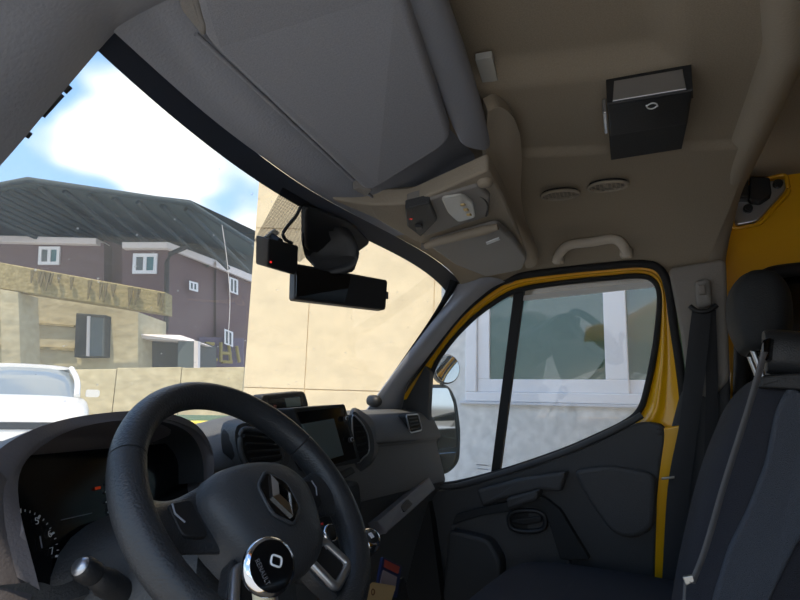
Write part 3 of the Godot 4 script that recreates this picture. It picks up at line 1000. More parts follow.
	for p in [V(0.0946,1.8840,-0.4493), V(0.1249,1.8830,-0.4541), V(0.1539,1.8810,-0.4582)]:
		part(ln, "bulb_contact", rbox(p, V(1, 0, 0), V(0, 0, 1), 0.010, 0.010, V(0, 0.004, 0), 0.002), M.lamp_amber)
	lettering(co, "red_mark", "+", 0.012, V(0.0877,1.8660,-0.5719), V(0.3, 0, 0.95), V(-0.9, 0, 0.3), M.red_lamp)
	part(co, "switch", rbox(V(0.1538,1.8680,-0.5840), V(0.3, 0, 0.95).normalized(), V(0.95, 0, -0.3).normalized(), 0.016, 0.022, V(0, 0.006, 0), 0.003), M.black_plastic)
	part(co, "groove", tube(cr([V(0.0852,1.9000,-0.4250), V(0.1051,1.9000,-0.4096), V(0.1512,1.8950,-0.4120), V(0.2007,1.8900,-0.4342)], 10), 0.0022, 6), M.black_plastic)
	part(co, "round_plug", lathe([Vector2(0, -0.004), Vector2(0.014, -0.004), Vector2(0.016, 0.0), Vector2(0.016, 0.01)], V(0.0491,1.9050,-0.3829), Vector3.UP, 18), M.shelf_lip)
	# passenger's sun visor
	var pv := thing("sun_visor", "dark grey sun visor with a small white label above the passenger", "sun visor", V(0.4408,1.8800,-0.5362), "sun visors")
	part(pv, "pad", prism(rnd([V(0.2953,1.8660,-0.6293), V(0.2469,1.8780,-0.4230), V(0.3680,1.8760,-0.4206), V(0.5538,1.8720,-0.4361), V(0.6628,1.8680,-0.4819), V(0.6906,1.8620,-0.6068), V(0.5079,1.8620,-0.6380)], 0.02, 5), V(0, 0.016, 0), 0.006, true), M.console_grey)
	part(pv, "hinge_tube", tube([V(0.3030,1.8660,-0.6358), V(0.2804,1.8680,-0.5857), V(0.2539,1.8740,-0.4555), V(0.2553,1.8780,-0.4233)], [0.008, 0.011, 0.012, 0.008], 12), M.shelf_lip)
	part(pv, "label", prism([V(0.3124,1.8590,-0.4735), V(0.2925,1.8620,-0.4331), V(0.3099,1.8620,-0.4362), V(0.3306,1.8590,-0.4773)], V(0, 0.003, 0)), M.white_print, "white label")
	part(pv, "pivot", tube([V(0.3108,1.8700,-0.6543), V(0.3203,1.8680,-0.6381)], 0.009, 10), M.console_grey)
	# speaker box under the roof
	var bx := thing("roof_box", "black box with a silver edge and white ring mark on the headliner", "box", V(0.0520,1.9800,-0.0692))
	var f := [V(-0.0067,1.9950,-0.1319), V(0.0058,1.9950,0.0067), V(0.2596,1.9950,-0.0200), V(0.2576,1.9950,-0.1624)]
	var m0: Vector3 = f[0].lerp(f[3], 0.45)
	var m1: Vector3 = f[1].lerp(f[2], 0.45)
	part(bx, "cover", prism([f[0], f[1], m1 + V(0, -0.006, 0), m0 + V(0, -0.006, 0)], V(0, 0.05, 0), 0.004), M.black_plastic)
	part(bx, "grille", prism([m0 + V(0, -0.003, 0), m1 + V(0, -0.003, 0), f[2] + V(0, 0.006, 0), f[3] + V(0, 0.006, 0)], V(0, 0.05, 0), 0.003), M.black_soft)
	var e0: Vector3 = f[0].lerp(f[1], 0.07)
	var e1: Vector3 = f[0].lerp(f[1], 0.93)
	part(bx, "silver_edge", prism([e0 + V(-0.003, 0.004, 0), e1 + V(-0.003, 0.004, 0), e1 + V(-0.002, 0.044, -0.004), e0 + V(-0.002, 0.044, 0.004)], V(0.02, 0, 0), 0.002), M.satin_silver, "brushed silver edge")
	part(bx, "corner_cap", prism([f[0] + V(0, 0.002, 0), e0 + V(-0.001, 0.002, 0), e0 + V(0.0, 0.044, 0.004), f[0] + V(0.01, 0.042, 0.008)], V(0.03, 0, 0), 0.002), M.black_plastic)
	part(bx, "corner_cap", prism([e1 + V(-0.001, 0.002, 0), f[1] + V(0, 0.002, 0), f[1] + V(0.01, 0.042, -0.008), e1 + V(0.0, 0.044, -0.004)], V(0.03, 0, 0), 0.002), M.black_plastic)
	var rc: Vector3 = V(0.0208,1.9900,-0.0595)
	part(bx, "ring_mark", tube(ellipse(rc, (f[1] - f[0]).normalized(), (f[3] - f[0]).normalized(), 0.0085, 0.0105, 20, 1.7), 0.0013, 6, true), M.white_print, "white ring mark")
	for s in [-1.0, 1.0]:
		part(bx, "ring_tip", rbox(rc + (f[1] - f[0]).normalized() * 0.0085 * s + (f[3] - f[0]).normalized() * 0.004 * s, (f[1] - f[0]).normalized(), (f[3] - f[0]).normalized(), 0.004, 0.003, V(0, 0.002, 0), 0.0008), M.white_print)
	part(bx, "bracket", rbox(f[0].lerp(f[3], 0.35) + V(0, 0.025, -0.006), (f[3] - f[0]).normalized(), Vector3.UP, 0.09, 0.03, V(0, 0, 0.006), 0.003), M.satin_silver)
	# cloth tab
	var tb := thing("ceiling_tab", "small pale grey tab stuck on the headliner beside the shelf", "tab", V(-0.1361,2.0400,-0.3156))
	part(tb, "tab", prism(rnd([V(-0.1553,2.0520,-0.3291), V(-0.1511,2.0520,-0.2994), V(-0.0710,2.0520,-0.3150), V(-0.0731,2.0520,-0.3438)], 0.003), V(0, 0.012, 0), 0.0015), M.lamp_lens)
	# two oval vents
	for a in [[V(0.4607,2.0140,-0.3194), "oval roof vent nearer the roof console"], [V(0.4487,2.0140,-0.1960), "oval roof vent nearer the cross rib"]]:
		var v := thing("roof_vent", a[1], "vent", a[0], "oval vents in the headliner")
		var p: Vector3 = a[0]
		var u := V(0.10, 0, 0.995).normalized()
		var w := V(0.995, 0, -0.10).normalized()
		part(v, "rim", tube(ellipse(p, u, w, 0.047, 0.033, 30), 0.0045, 8, true), M.shelf_lip)
		part(v, "mesh_back", prism(ellipse(p + V(0, 0.003, 0), u, w, 0.046, 0.032, 30), V(0, 0.006, 0)), M.rubber)
		for k in range(-3, 4):
			var s := k * 0.009
			var l := 0.046 * sqrt(1.0 - pow(s / 0.033, 2.0))
			part(v, "slat", tube([p + w * s - u * l, p + w * s + u * l], 0.0011, 6), M.shelf_lip)
		for k in range(-4, 5):
			var s := k * 0.0098
			var l := 0.032 * sqrt(1.0 - pow(s / 0.047, 2.0))
			part(v, "cross_slat", tube([p + u * s - w * l, p + u * s + w * l], 0.0011, 6), M.shelf_lip)
	# grab handle over the door
	var gh := thing("grab_handle", "grey grab handle above the passenger window", "handle", V(0.7200,1.9258,-0.2901))
	part(gh, "recess", prism(rnd([V(0.8000,1.9150,-0.4418), V(0.7750,1.9910,-0.4024), V(0.7750,1.9905,-0.2040), V(0.8000,1.9146,-0.1647)], 0.02, 5), V(0.02, 0.01, 0), 0.005, true), M.headliner)
	var hp := cr([V(0.7450,1.9043,-0.3942), V(0.7250,1.9268,-0.3801), V(0.7120,1.9453,-0.3468), V(0.7080,1.9465,-0.2816), V(0.7120,1.9506,-0.2255), V(0.7250,1.9361,-0.1999), V(0.7450,1.9066,-0.1897)], 28)
	part(gh, "grip", tube(hp, 0.0145, 12, false, 1.0, V(1, 0, 0)), M.handle_grey)
	for p in [V(0.7500,1.9149,-0.3921), V(0.7500,1.9143,-0.1927)]:
		part(gh, "foot", rbox(p, V(0, 0, 1), V(0.3, 0.95, 0), 0.034, 0.03, V(0.03, 0, 0), 0.008), M.handle_grey)

# ================================================================ passenger door
func passenger_door() -> void:
	var d := setting("door_1", "yellow passenger door with dark grey panel, seen from inside", "door", V(0.95, 0.6, -0.5))
	# the window opening, from the front lower corner round
	var op := [V(0.9620,1.1899,-0.9033), V(0.9444,1.2779,-0.9168), V(0.9123,1.4386,-0.9092), V(0.8873,1.5633,-0.8802), V(0.8692,1.6541,-0.8189), V(0.8511,1.7445,-0.7218), V(0.8385,1.8073,-0.6232), V(0.8316,1.8418,-0.5375), V(0.8290,1.8552,-0.4048), V(0.8281,1.8594,-0.2509), V(0.8282,1.8588,-0.1643), V(0.8318,1.8411,-0.1262), V(0.8397,1.8017,-0.1122), V(0.8537,1.7314,-0.1193), V(0.8725,1.6373,-0.1362), V(0.8933,1.5335,-0.1623), V(0.9071,1.4643,-0.1864), V(0.9152,1.4239,-0.2262), V(0.9245,1.3775,-0.3119), V(0.9366,1.3172,-0.4405), V(0.9525,1.2376,-0.6484), V(0.9637,1.1813,-0.8373)]
	var edge := cr(op, 110, true)
	# yellow frame: rows from the seal outwards to the roof edge
	var outer := [V(0.9786,1.1071,-1.0234), V(0.9459,1.2707,-1.0323), V(0.9144,1.4280,-1.0291), V(0.8967,1.5163,-0.9767), V(0.8781,1.6095,-0.8928), V(0.8488,1.7562,-0.7545), V(0.8311,1.8447,-0.6313), V(0.8244,1.8782,-0.5419), V(0.8226,1.8868,-0.4027), V(0.8220,1.8898,-0.2490), V(0.8225,1.8876,-0.1512), V(0.8268,1.8660,-0.1054), V(0.8376,1.8118,-0.0870), V(0.8582,1.7092,-0.0798), V(0.8815,1.5924,-0.0710), V(0.9019,1.4907,-0.0666), V(0.9164,1.4179,-0.0711), V(0.9284,1.3578,-0.1070), V(0.9449,1.2754,-0.2298), V(0.9668,1.1662,-0.4185), V(0.9917,1.0416,-0.6619), V(0.9972,1.0142,-0.8882)]
	var oe := cr(outer, 110, true)
	var r0 := []
	var r1 := []
	var r2 := []
	var r3 := []
	for i in 110:
		var a: Vector3 = edge[i]
		var b: Vector3 = oe[i]
		r0.append(a + V(0.01, 0, 0))
		r1.append(a.lerp(b, 0.30) + V(-0.022, 0, 0))
		r2.append(a.lerp(b, 0.55) + V(-0.014, 0, 0))
		r3.append(b + V(-0.024, 0, 0))
	var all := loft_rows([r0, r1, r2, r3], 110, 13, true)
	var high := []
	var low := []
	for r in all:
		high.append(r.slice(12, 87))
		low.append(r.slice(86, 110) + r.slice(0, 13))
	part(d, "window_frame", grid(high), M.yellow_paint, "yellow window frame")
	part(d, "window_rail", grid(low), M.door_plastic, "dark rail under the window")
	part(d, "rear_edge", prism([V(0.8725,1.4077,-0.1282), V(0.8697,1.4217,-0.0640), V(0.8823,1.3583,-0.0835), V(0.9022,1.2589,-0.1161), V(0.9372,1.0840,-0.1377), V(0.9665,0.9374,-0.1522), V(0.9674,0.9328,-0.1796), V(0.9145,1.1974,-0.1576)], V(0.03, 0, 0), 0.006), M.yellow_paint, "yellow rear edge of the door")
	# black seals
	part(d, "inner_seal", tube(off_all(edge, V(-0.006, 0, 0)), 0.0095, 8, true, 1.0, V(1, 0, 0)), M.rubber)
	var os := []
	for i in range(14, 82):
		os.append(oe[i] + V(-0.03, 0, 0))
	part(d, "outer_seal", tube(os, 0.012, 8, false, 1.0, V(1, 0, 0)), M.rubber)
	# glass and its divider
	var glass := cr(op, 60, true)
	var gi := part(d, "glass", prism(off_all(glass, V(0.012, 0, 0)), V(0.004, 0, 0)), M.door_glass)
	part(gi, "etched_mark", join([rbox(V(0.9589,1.2556,-0.7155), V(0, 0, 1), V(-0.2, 0.98, 0), 0.045, 0.004, V(0.001, 0, 0), 0.001), rbox(V(0.9616,1.2422,-0.7128), V(0, 0, 1), V(-0.2, 0.98, 0), 0.04, 0.004, V(0.001, 0, 0), 0.001)]), M.pvc_grey, "etched maker's mark")
	part(d, "divider", prism([V(0.8262,1.8489,-0.5563), V(0.8260,1.8498,-0.5223), V(0.9511,1.2243,-0.6516), V(0.9530,1.2150,-0.6843)], V(0.02, 0, 0), 0.003), M.rubber, "black upright divider")
	part(d, "glass_top_strip", prism([V(0.8413,1.8234,-0.5405), V(0.8376,1.8421,-0.1239), V(0.8411,1.8244,-0.1250), V(0.8446,1.8070,-0.5416)], V(0.004, 0, 0)), M.lamp_lens, "pale strip along the top of the glass")  # flat pale strip across the upper part of the pane
	# outer skin below the window
	part(d, "outer_skin", prism([V(0.99, 0.5, -1.0), V(0.99, 0.5, -0.02), V(0.985, 1.36, -0.02), V(0.985, 1.17, -0.6), V(0.985, 1.10, -1.0)], V(0.02, 0, 0), 0.01), M.yellow_paint, "yellow outer skin")
	# inner panel
	var rim := [V(0.9244,1.1529,-0.8971), V(0.9158,1.1711,-0.8169), V(0.9047,1.2267,-0.6328), V(0.8890,1.3050,-0.4302), V(0.8771,1.3643,-0.3048), V(0.8674,1.4128,-0.2211), V(0.8647,1.4263,-0.1729), V(0.8661,1.4195,-0.1219), V(0.8730,1.3852,-0.1187), V(0.9045,1.2276,-0.1500), V(0.9573,0.9637,-0.1746), V(1.0287,0.6065,-0.2108), V(1.1216,0.1421,-1.1744), V(0.9763,0.8933,-1.0574)]
	part(d, "panel", prism(rnd(rim, 0.03, 4), V(0.06, 0, 0), 0.012), M.door_plastic, "dark grey inner panel")
	part(d, "sill_cap", tube(cr([V(0.9121,1.1893,-0.8844), V(0.9124,1.1782,-0.8156), V(0.9006,1.2368,-0.6315), V(0.8851,1.3145,-0.4291), V(0.8733,1.3734,-0.3039), V(0.8643,1.4187,-0.2205), V(0.8663,1.4436,-0.1806)], 30), 0.010, 8, false, 0.8, V(1, 0, 0)), M.door_plastic)
	part(d, "screw_plug", lathe([Vector2(0, -0.004), Vector2(0.008, -0.004), Vector2(0.010, 0.0), Vector2(0.010, 0.01)], V(0.8688,1.3960,-0.1366), V(1, 0, 0), 14), M.door_insert)
	# upper ledge with the pull
	part(d, "ledge", prism(rnd([V(0.8787,1.1813,-0.7076), V(0.8633,1.2336,-0.5528), V(0.8566,1.2669,-0.4024), V(0.8698,1.2009,-0.4282), V(0.8698,1.2008,-0.4969), V(0.8785,1.1573,-0.6245), V(0.8895,1.1275,-0.6903)], 0.012, 4), V(0.06, 0, 0), 0.012, true), M.door_insert, "upper ledge")
	part(d, "upper_insert", prism(rnd([V(0.8711,1.2696,-0.3902), V(0.8664,1.2928,-0.2767), V(0.8698,1.2759,-0.1505), V(0.9010,1.1200,-0.1656), V(0.9093,1.0783,-0.2228), V(0.9074,1.0882,-0.2841), V(0.8885,1.1825,-0.3479)], 0.03, 5), V(0.06, 0, 0), 0.014, true), M.door_insert)
	part(d, "pull_grip", prism(rnd([V(0.8562,1.1688,-0.5972), V(0.8486,1.2072,-0.4850), V(0.8555,1.1723,-0.4968), V(0.8690,1.1302,-0.5981)], 0.012, 4), V(0.05, 0, 0), 0.01, true), M.door_insert)
	part(d, "pull_recess", prism(rnd([V(0.9034,1.0930,-0.7886), V(0.8929,1.1457,-0.6293), V(0.8857,1.1816,-0.4886), V(0.8933,1.1437,-0.4346), V(0.9216,1.0020,-0.3532), V(0.9242,0.9888,-0.4449), V(0.9003,1.1085,-0.4745), V(0.8948,1.1361,-0.5367), V(0.9028,1.0958,-0.7020), V(0.9112,1.0541,-0.8061)], 0.01, 3), V(0.05, 0, 0), 0.004), M.black_soft)
	part(d, "handle_field", prism(rnd([V(0.9198,1.0511,-0.8208), V(0.9077,1.1113,-0.6688), V(0.9019,1.1403,-0.5159), V(0.9143,1.0787,-0.4532), V(0.9462,0.9189,-0.3900), V(0.9622,0.8390,-0.5854), V(0.9404,0.9480,-0.7153), V(0.9331,0.9843,-0.8144)], 0.02, 4), V(0.05, 0, 0), 0.008, true), M.door_insert)
	var hc: Vector3 = V(0.8983,1.0984,-0.5414)
	var hu := V(0.0, 0.10, 0.995).normalized()
	var hw := V(-0.2, 0.98, 0).normalized()
	var hb := part(d, "handle_bezel", tube(ellipse(hc, hu, hw, 0.060, 0.034, 32, 2.7), 0.008, 10, true, 1.0, V(1, 0, 0)), M.black_plastic)
	part(hb, "cup", prism(ellipse(hc + V(0.012, 0, 0), hu, hw, 0.058, 0.032, 28, 2.6), V(0.01, 0, 0)), M.rubber)
	part(hb, "lever", prism(rnd([hc + hu * -0.050 + hw * -0.006, hc + hu * -0.01 + hw * -0.014, hc + hu * 0.048 + hw * -0.004, hc + hu * 0.048 + hw * 0.018, hc + hu * 0.0 + hw * 0.010, hc + hu * -0.050 + hw * 0.004], 0.01, 4), V(0.012, 0, 0), 0.004, true), M.black_plastic)
	# map pocket
	part(d, "pocket", prism(rnd([V(0.8711,1.0447,-0.8037), V(0.8666,1.0421,-0.7515), V(0.8636,1.0321,-0.6603), V(0.8752,0.9740,-0.6241), V(0.9131,0.7845,-0.6305), V(0.9323,0.7386,-0.8550)], 0.02, 5), V(0.09, 0, 0), 0.014, true), M.door_plastic)
	part(d, "badge", rbox(V(0.8669,1.0557,-0.7696), hu, hw, 0.018, 0.006, V(0.006, 0, 0), 0.002), M.chrome)

# ================================================================ pillars, belts, rear side
func strip(a: Array, b: Array, bulge: Vector3, nu := 30) -> Array:
	# rows between two edges, bowed in the middle
	var rows := []
	var p := cr(a, nu)
	var q := cr(b, nu)
	for j in 9:
		var t := j / 8.0
		var r := []
		for i in nu:
			r.append(p[i].lerp(q[i], t) + bulge * sin(PI * t))
		rows.append(r)
	return rows

func pillars_and_belts() -> void:
	# passenger A pillar trim
	var ap := setting("trim_1", "grey trim of the windscreen pillar on the passenger side", "trim", V(0.8, 1.4, -0.9))
	part(ap, "cover", sheet(strip([V(0.7193,1.8526,-0.7107), V(0.7309,1.8030,-0.7472), V(0.7202,1.7199,-0.8141), V(0.7125,1.5866,-0.9195), V(0.7075,1.4336,-1.0399), V(0.7037,1.3644,-1.0947)], [V(0.7922,1.8638,-0.5732), V(0.7973,1.8385,-0.6338), V(0.8122,1.7640,-0.7363), V(0.8395,1.6274,-0.8713), V(0.8620,1.5150,-0.9672), V(0.8937,1.3817,-1.0083)], V(-0.035, 0.01, 0.03)), V(0.01, 0, -0.01)), M.trim_grey)
	part(ap, "tweeter", lathe([Vector2(0, -0.03), Vector2(0.012, -0.028), Vector2(0.02, -0.015), Vector2(0.021, 0.0), Vector2(0.018, 0.02)], V(0.7000,1.4644,-1.0090), V(0.3, 0.1, -0.9), 18), M.black_plastic, "round black knob")
	part(ap, "mirror_sail", prism(rnd([V(0.9160,1.2198,-1.0234), V(0.8728,1.4358,-0.9991), V(0.8408,1.5958,-0.8869), V(0.8457,1.5714,-0.8691), V(0.8722,1.4389,-0.8865), V(0.9176,1.2118,-0.8951)], 0.008, 3), V(0.03, 0, 0), 0.006), M.door_plastic)
	# driver's A pillar, close to the camera
	var dp := setting("trim_2", "blue grey pillar trim at the open driver's door", "trim", V(-0.8, 1.5, -0.5))
	part(dp, "cover", sheet(strip([V(-0.5761,1.9610,-0.6336), V(-0.5969,1.9311,-0.6575), V(-0.6062,1.9094,-0.6731), V(-0.6274,1.8238,-0.7362), V(-0.6472,1.7422,-0.7970), V(-0.6868,1.6133,-0.8906), V(-0.7130,1.4368,-1.0230)], [V(-0.5931,1.9450,-0.4722), V(-0.6442,1.9300,-0.5288), V(-0.7350,1.8831,-0.5615), V(-0.7550,1.8517,-0.6614), V(-0.7750,1.7788,-0.7369), V(-0.8000,1.6351,-0.8944), V(-0.8200,1.4337,-1.0637)], V(-0.01, -0.004, 0.03), 40), V(-0.02, 0.012, -0.012)), M.trim_grey)
	for p in [[V(-0.6167,1.8528,-0.7211), V(-0.6200,1.8439,-0.7268)], [V(-0.6208,1.8412,-0.7292), V(-0.6295,1.8107,-0.7514)], [V(-0.6328,1.7901,-0.7675), V(-0.6341,1.7835,-0.7726)]]:
		part(dp, "trim_clip", tube([p[0], p[1]], 0.004, 6), M.black_plastic)
	part(dp, "door_seal", tube(cr([V(-0.8300,1.4345,-1.0131), V(-0.8100,1.6271,-0.8556), V(-0.7850,1.7659,-0.7080), V(-0.80, 1.87, -0.50), V(-0.85, 1.875, -0.2), V(-0.86, 1.875, 0.4)], 40), 0.014, 8), M.rubber)
	# B pillar
	var bp := setting("trim_3", "grey trim of the door pillar behind the passenger seat belt", "trim", V(0.88, 0.8, 0.0))
	part(bp, "upper_cover", prism(rnd([V(0.7770,1.8652,-0.0835), V(0.7740,1.8801,0.0644), V(0.8078,1.7108,0.0591), V(0.8407,1.5467,0.0541), V(0.8518,1.4910,0.0064), V(0.8464,1.5180,-0.0528), V(0.8125,1.6877,-0.0630)], 0.02, 4), V(0.05, 0, 0), 0.01, true), M.pillar_grey)
	part(bp, "lower_cover", prism([V(0.8400,1.5748,-0.0546), V(0.8401,1.5744,0.0559), V(0.9892,0.8288,0.0233), V(1.0036,0.7820,-0.1950), V(0.9207,1.1966,-0.1581), V(0.8853,1.3736,-0.1146)], V(0.05, 0, 0), 0.01), M.door_plastic)
	# the belt at the pillar
	var bl := thing("seat_belt", "dark seat belt hanging from the guide on the door pillar", "seat belt", V(0.8221,1.4893,-0.0486))
	var gd := part(bl, "guide_cover", prism(rnd([V(0.7560,1.8201,-0.0182), V(0.7549,1.8253,0.0218), V(0.7702,1.7489,0.0245), V(0.7714,1.7429,-0.0154)], 0.016, 5), V(0.03, 0, 0), 0.012, true), M.console_grey)
	part(gd, "button", rbox(V(0.7569,1.7905,-0.0000), V(0, 0, 1), V(-0.2, 0.98, 0), 0.018, 0.026, V(0.012, 0, 0), 0.003), M.pillar_grey)
	part(gd, "loop", tube(cr([V(0.7605,1.7477,-0.0324), V(0.7585,1.7323,-0.0158), V(0.7588,1.7310,0.0112), V(0.7606,1.7468,0.0340)], 10), 0.007, 8), M.black_plastic)
	part(bl, "webbing", sheet(strip([V(0.7579,1.7357,-0.0280), V(0.7803,1.5986,-0.0513), V(0.8084,1.4330,-0.0765), V(0.8398,1.2509,-0.1182), V(0.8936,0.9821,-0.1505)], [V(0.7589,1.7306,0.0185), V(0.7804,1.5980,0.0007), V(0.8081,1.4347,-0.0289), V(0.8416,1.2420,-0.0629), V(0.8918,0.9912,-0.0934)], V(-0.003, 0, 0)), V(0.0015, 0, 0)), M.webbing)
	part(bl, "return_webbing", sheet(strip([V(0.7738,1.7310,0.0013), V(0.8160,1.5452,-0.0051), V(0.8652,1.3240,-0.0236), V(0.9381,0.9597,-0.0559)], [V(0.7730,1.7350,0.0309), V(0.8159,1.5453,0.0244), V(0.8647,1.3263,0.0112), V(0.9367,0.9665,-0.0155)], V(-0.003, 0, 0)), V(0.0015, 0, 0)), M.webbing)
	part(bl, "stop_clip", rbox(V(0.8308,1.2710,-0.1167), V(0, 0.2, 0.98).normalized(), V(-0.2, 0.98, 0), 0.035, 0.007, V(0.008, 0, 0), 0.002), M.buckle_metal)
	# rear side of the van: yellow body with the sliding door bracket
	var wr := setting("wall_right", "yellow inside of the van body behind the door pillar", "wall", V(0.93, 0.6, 1.5))
	part(wr, "upper_body", prism([V(0.9200,2.0980,0.0707), V(0.9200,2.1866,0.3006), V(0.9200,2.2223,0.7104), V(0.9200,1.8575,0.6680), V(0.9200,1.8682,0.2509), V(0.9200,1.8532,0.1475), V(0.9200,1.7964,0.1032), V(0.9200,1.6961,0.0863), V(0.9200,1.4368,0.0540), V(0.9200,1.4359,0.0287)], V(0.05, 0, 0), 0.01), M.yellow_paint)
	part(wr, "rear_window_seal", tube(cr([V(0.9000,1.4376,0.0731), V(0.9050,1.6938,0.0956), V(0.9050,1.7931,0.1124), V(0.9050,1.8434,0.1558), V(0.9050,1.8617,0.2534), V(0.9050,1.8544,0.6628)], 40), 0.02, 8), M.rubber)
	part(wr, "rear_glass", prism([V(0.9600,1.4089,0.0785), V(0.9600,1.8524,0.1086), V(0.9600,1.8868,0.6841), V(0.9600,1.4325,0.6312)], V(0.004, 0, 0)), M.gloss_black)
	part(wr, "lower_body", prism([V(0.94, 0.3, 0.02), V(0.94, 0.3, 3.3), V(0.94, 1.5, 3.3), V(0.94, 1.5, 0.02)], V(0.05, 0, 0)), M.yellow_paint)
	part(wr, "far_body", prism([V(0.94, 1.45, 0.75), V(0.94, 1.45, 3.3), V(0.90, 2.12, 3.3), V(0.90, 2.12, 0.75)], V(0.05, 0, 0)), M.yellow_paint)
	part(wr, "recess", prism(rnd([V(0.9120,2.0738,0.0876), V(0.9120,2.0089,0.1017), V(0.9120,2.0145,0.1560), V(0.9120,2.1020,0.2348), V(0.9120,2.1387,0.2376), V(0.9120,2.1325,0.1205)], 0.012, 4), V(0.02, 0, 0), 0.006, true), M.satin_silver)
	part(wr, "recess_lip", tube(rnd([V(0.9100,2.0928,0.0835), V(0.9100,1.9996,0.0959), V(0.9100,2.0069,0.1629), V(0.9100,2.0942,0.2413), V(0.9100,2.1502,0.2383), V(0.9100,2.1360,0.1337)], 0.014, 4), 0.006, 8, true), M.yellow_paint)
	var br := thing("door_bracket", "black bracket on the yellow panel behind the cross rib", "bracket", V(0.8900,2.1103,0.1310))
	part(br, "arm", prism(rnd([V(0.8700,2.1399,0.0779), V(0.8700,2.1515,0.1406), V(0.8700,2.0771,0.1404), V(0.8700,2.0877,0.0901), V(0.8700,2.1126,0.0709)], 0.01, 4), V(0.04, 0, 0), 0.006, true), M.black_plastic)
	part(br, "block", prism(rnd([V(0.8750,2.1463,0.1455), V(0.8750,2.1350,0.1947), V(0.8750,2.0828,0.1958), V(0.8750,2.0630,0.1647), V(0.8750,2.0726,0.1404)], 0.008, 4), V(0.035, 0, 0), 0.006, true), M.black_soft)
	for p in [V(0.9000,2.1223,0.2156), V(0.9000,2.0569,0.1355)]:
		part(br, "bolt", lathe([Vector2(0, -0.008), Vector2(0.008, -0.008), Vector2(0.008, 0), Vector2(0.013, 0), Vector2(0.013, 0.012)], p, V(1, 0, 0), 12), M.black_plastic)
	part(br, "stay", tube(cr([V(0.8800,2.2112,0.1115), V(0.8800,2.1702,0.0905), V(0.8800,2.1278,0.0773)], 8), 0.016, 8), M.black_plastic)
	# exterior mirror
	var mr := thing("door_mirror", "black exterior mirror outside the passenger window", "mirror", V(1.2000,1.3590,-0.9613))
	part(mr, "housing", prism(rnd([V(1.2000,1.5402,-1.0230), V(1.2000,1.5449,-0.9416), V(1.2000,1.4807,-0.9056), V(1.2000,1.3622,-0.8871), V(1.2000,1.2375,-0.8903), V(1.2000,1.1879,-0.9370), V(1.2000,1.1748,-1.0070), V(1.2000,1.3561,-1.0285)], 0.03, 4), V(0.03, 0, -0.10), 0.012, true), M.black_plastic)
	part(mr, "mirror_glass", prism(rnd([V(1.1950,1.5276,-1.0250), V(1.1950,1.5284,-0.9482), V(1.1950,1.4642,-0.9209), V(1.1950,1.2950,-0.9060), V(1.1950,1.2769,-1.0156)], 0.012, 4), V(0.004, 0, -0.006), 0.001), M.mirror_glass)
	part(mr, "wide_glass", prism(rnd([V(1.1950,1.2614,-1.0108), V(1.1950,1.2755,-0.9058), V(1.1950,1.2283,-0.9181), V(1.1950,1.1988,-0.9524), V(1.1950,1.1871,-1.0050)], 0.012, 4), V(0.004, 0, -0.006), 0.001), M.mirror_glass)
	var rm := thing("round_mirror", "small round mirror above the exterior mirror", "mirror", V(1.2000,1.6065,-0.9559))
	var cc: Vector3 = V(1.2000,1.6065,-0.9559)
	var mu := V(0.35, 0, 0.94).normalized()
	part(rm, "shell", prism(ellipse(cc, mu, Vector3.UP, 0.055, 0.062, 28), V(0.05, 0, -0.035), 0.008, true), M.black_plastic)
	part(rm, "glass", prism(ellipse(cc + V(-0.004, 0, 0.004), mu, Vector3.UP, 0.050, 0.057, 28), V(0.003, 0, -0.002), 0.001, true), M.mirror_glass)
	part(rm, "stem", tube([cc + V(0.02, -0.05, -0.02), cc + V(-0.01, -0.066, -0.02)], 0.008, 8), M.black_plastic)

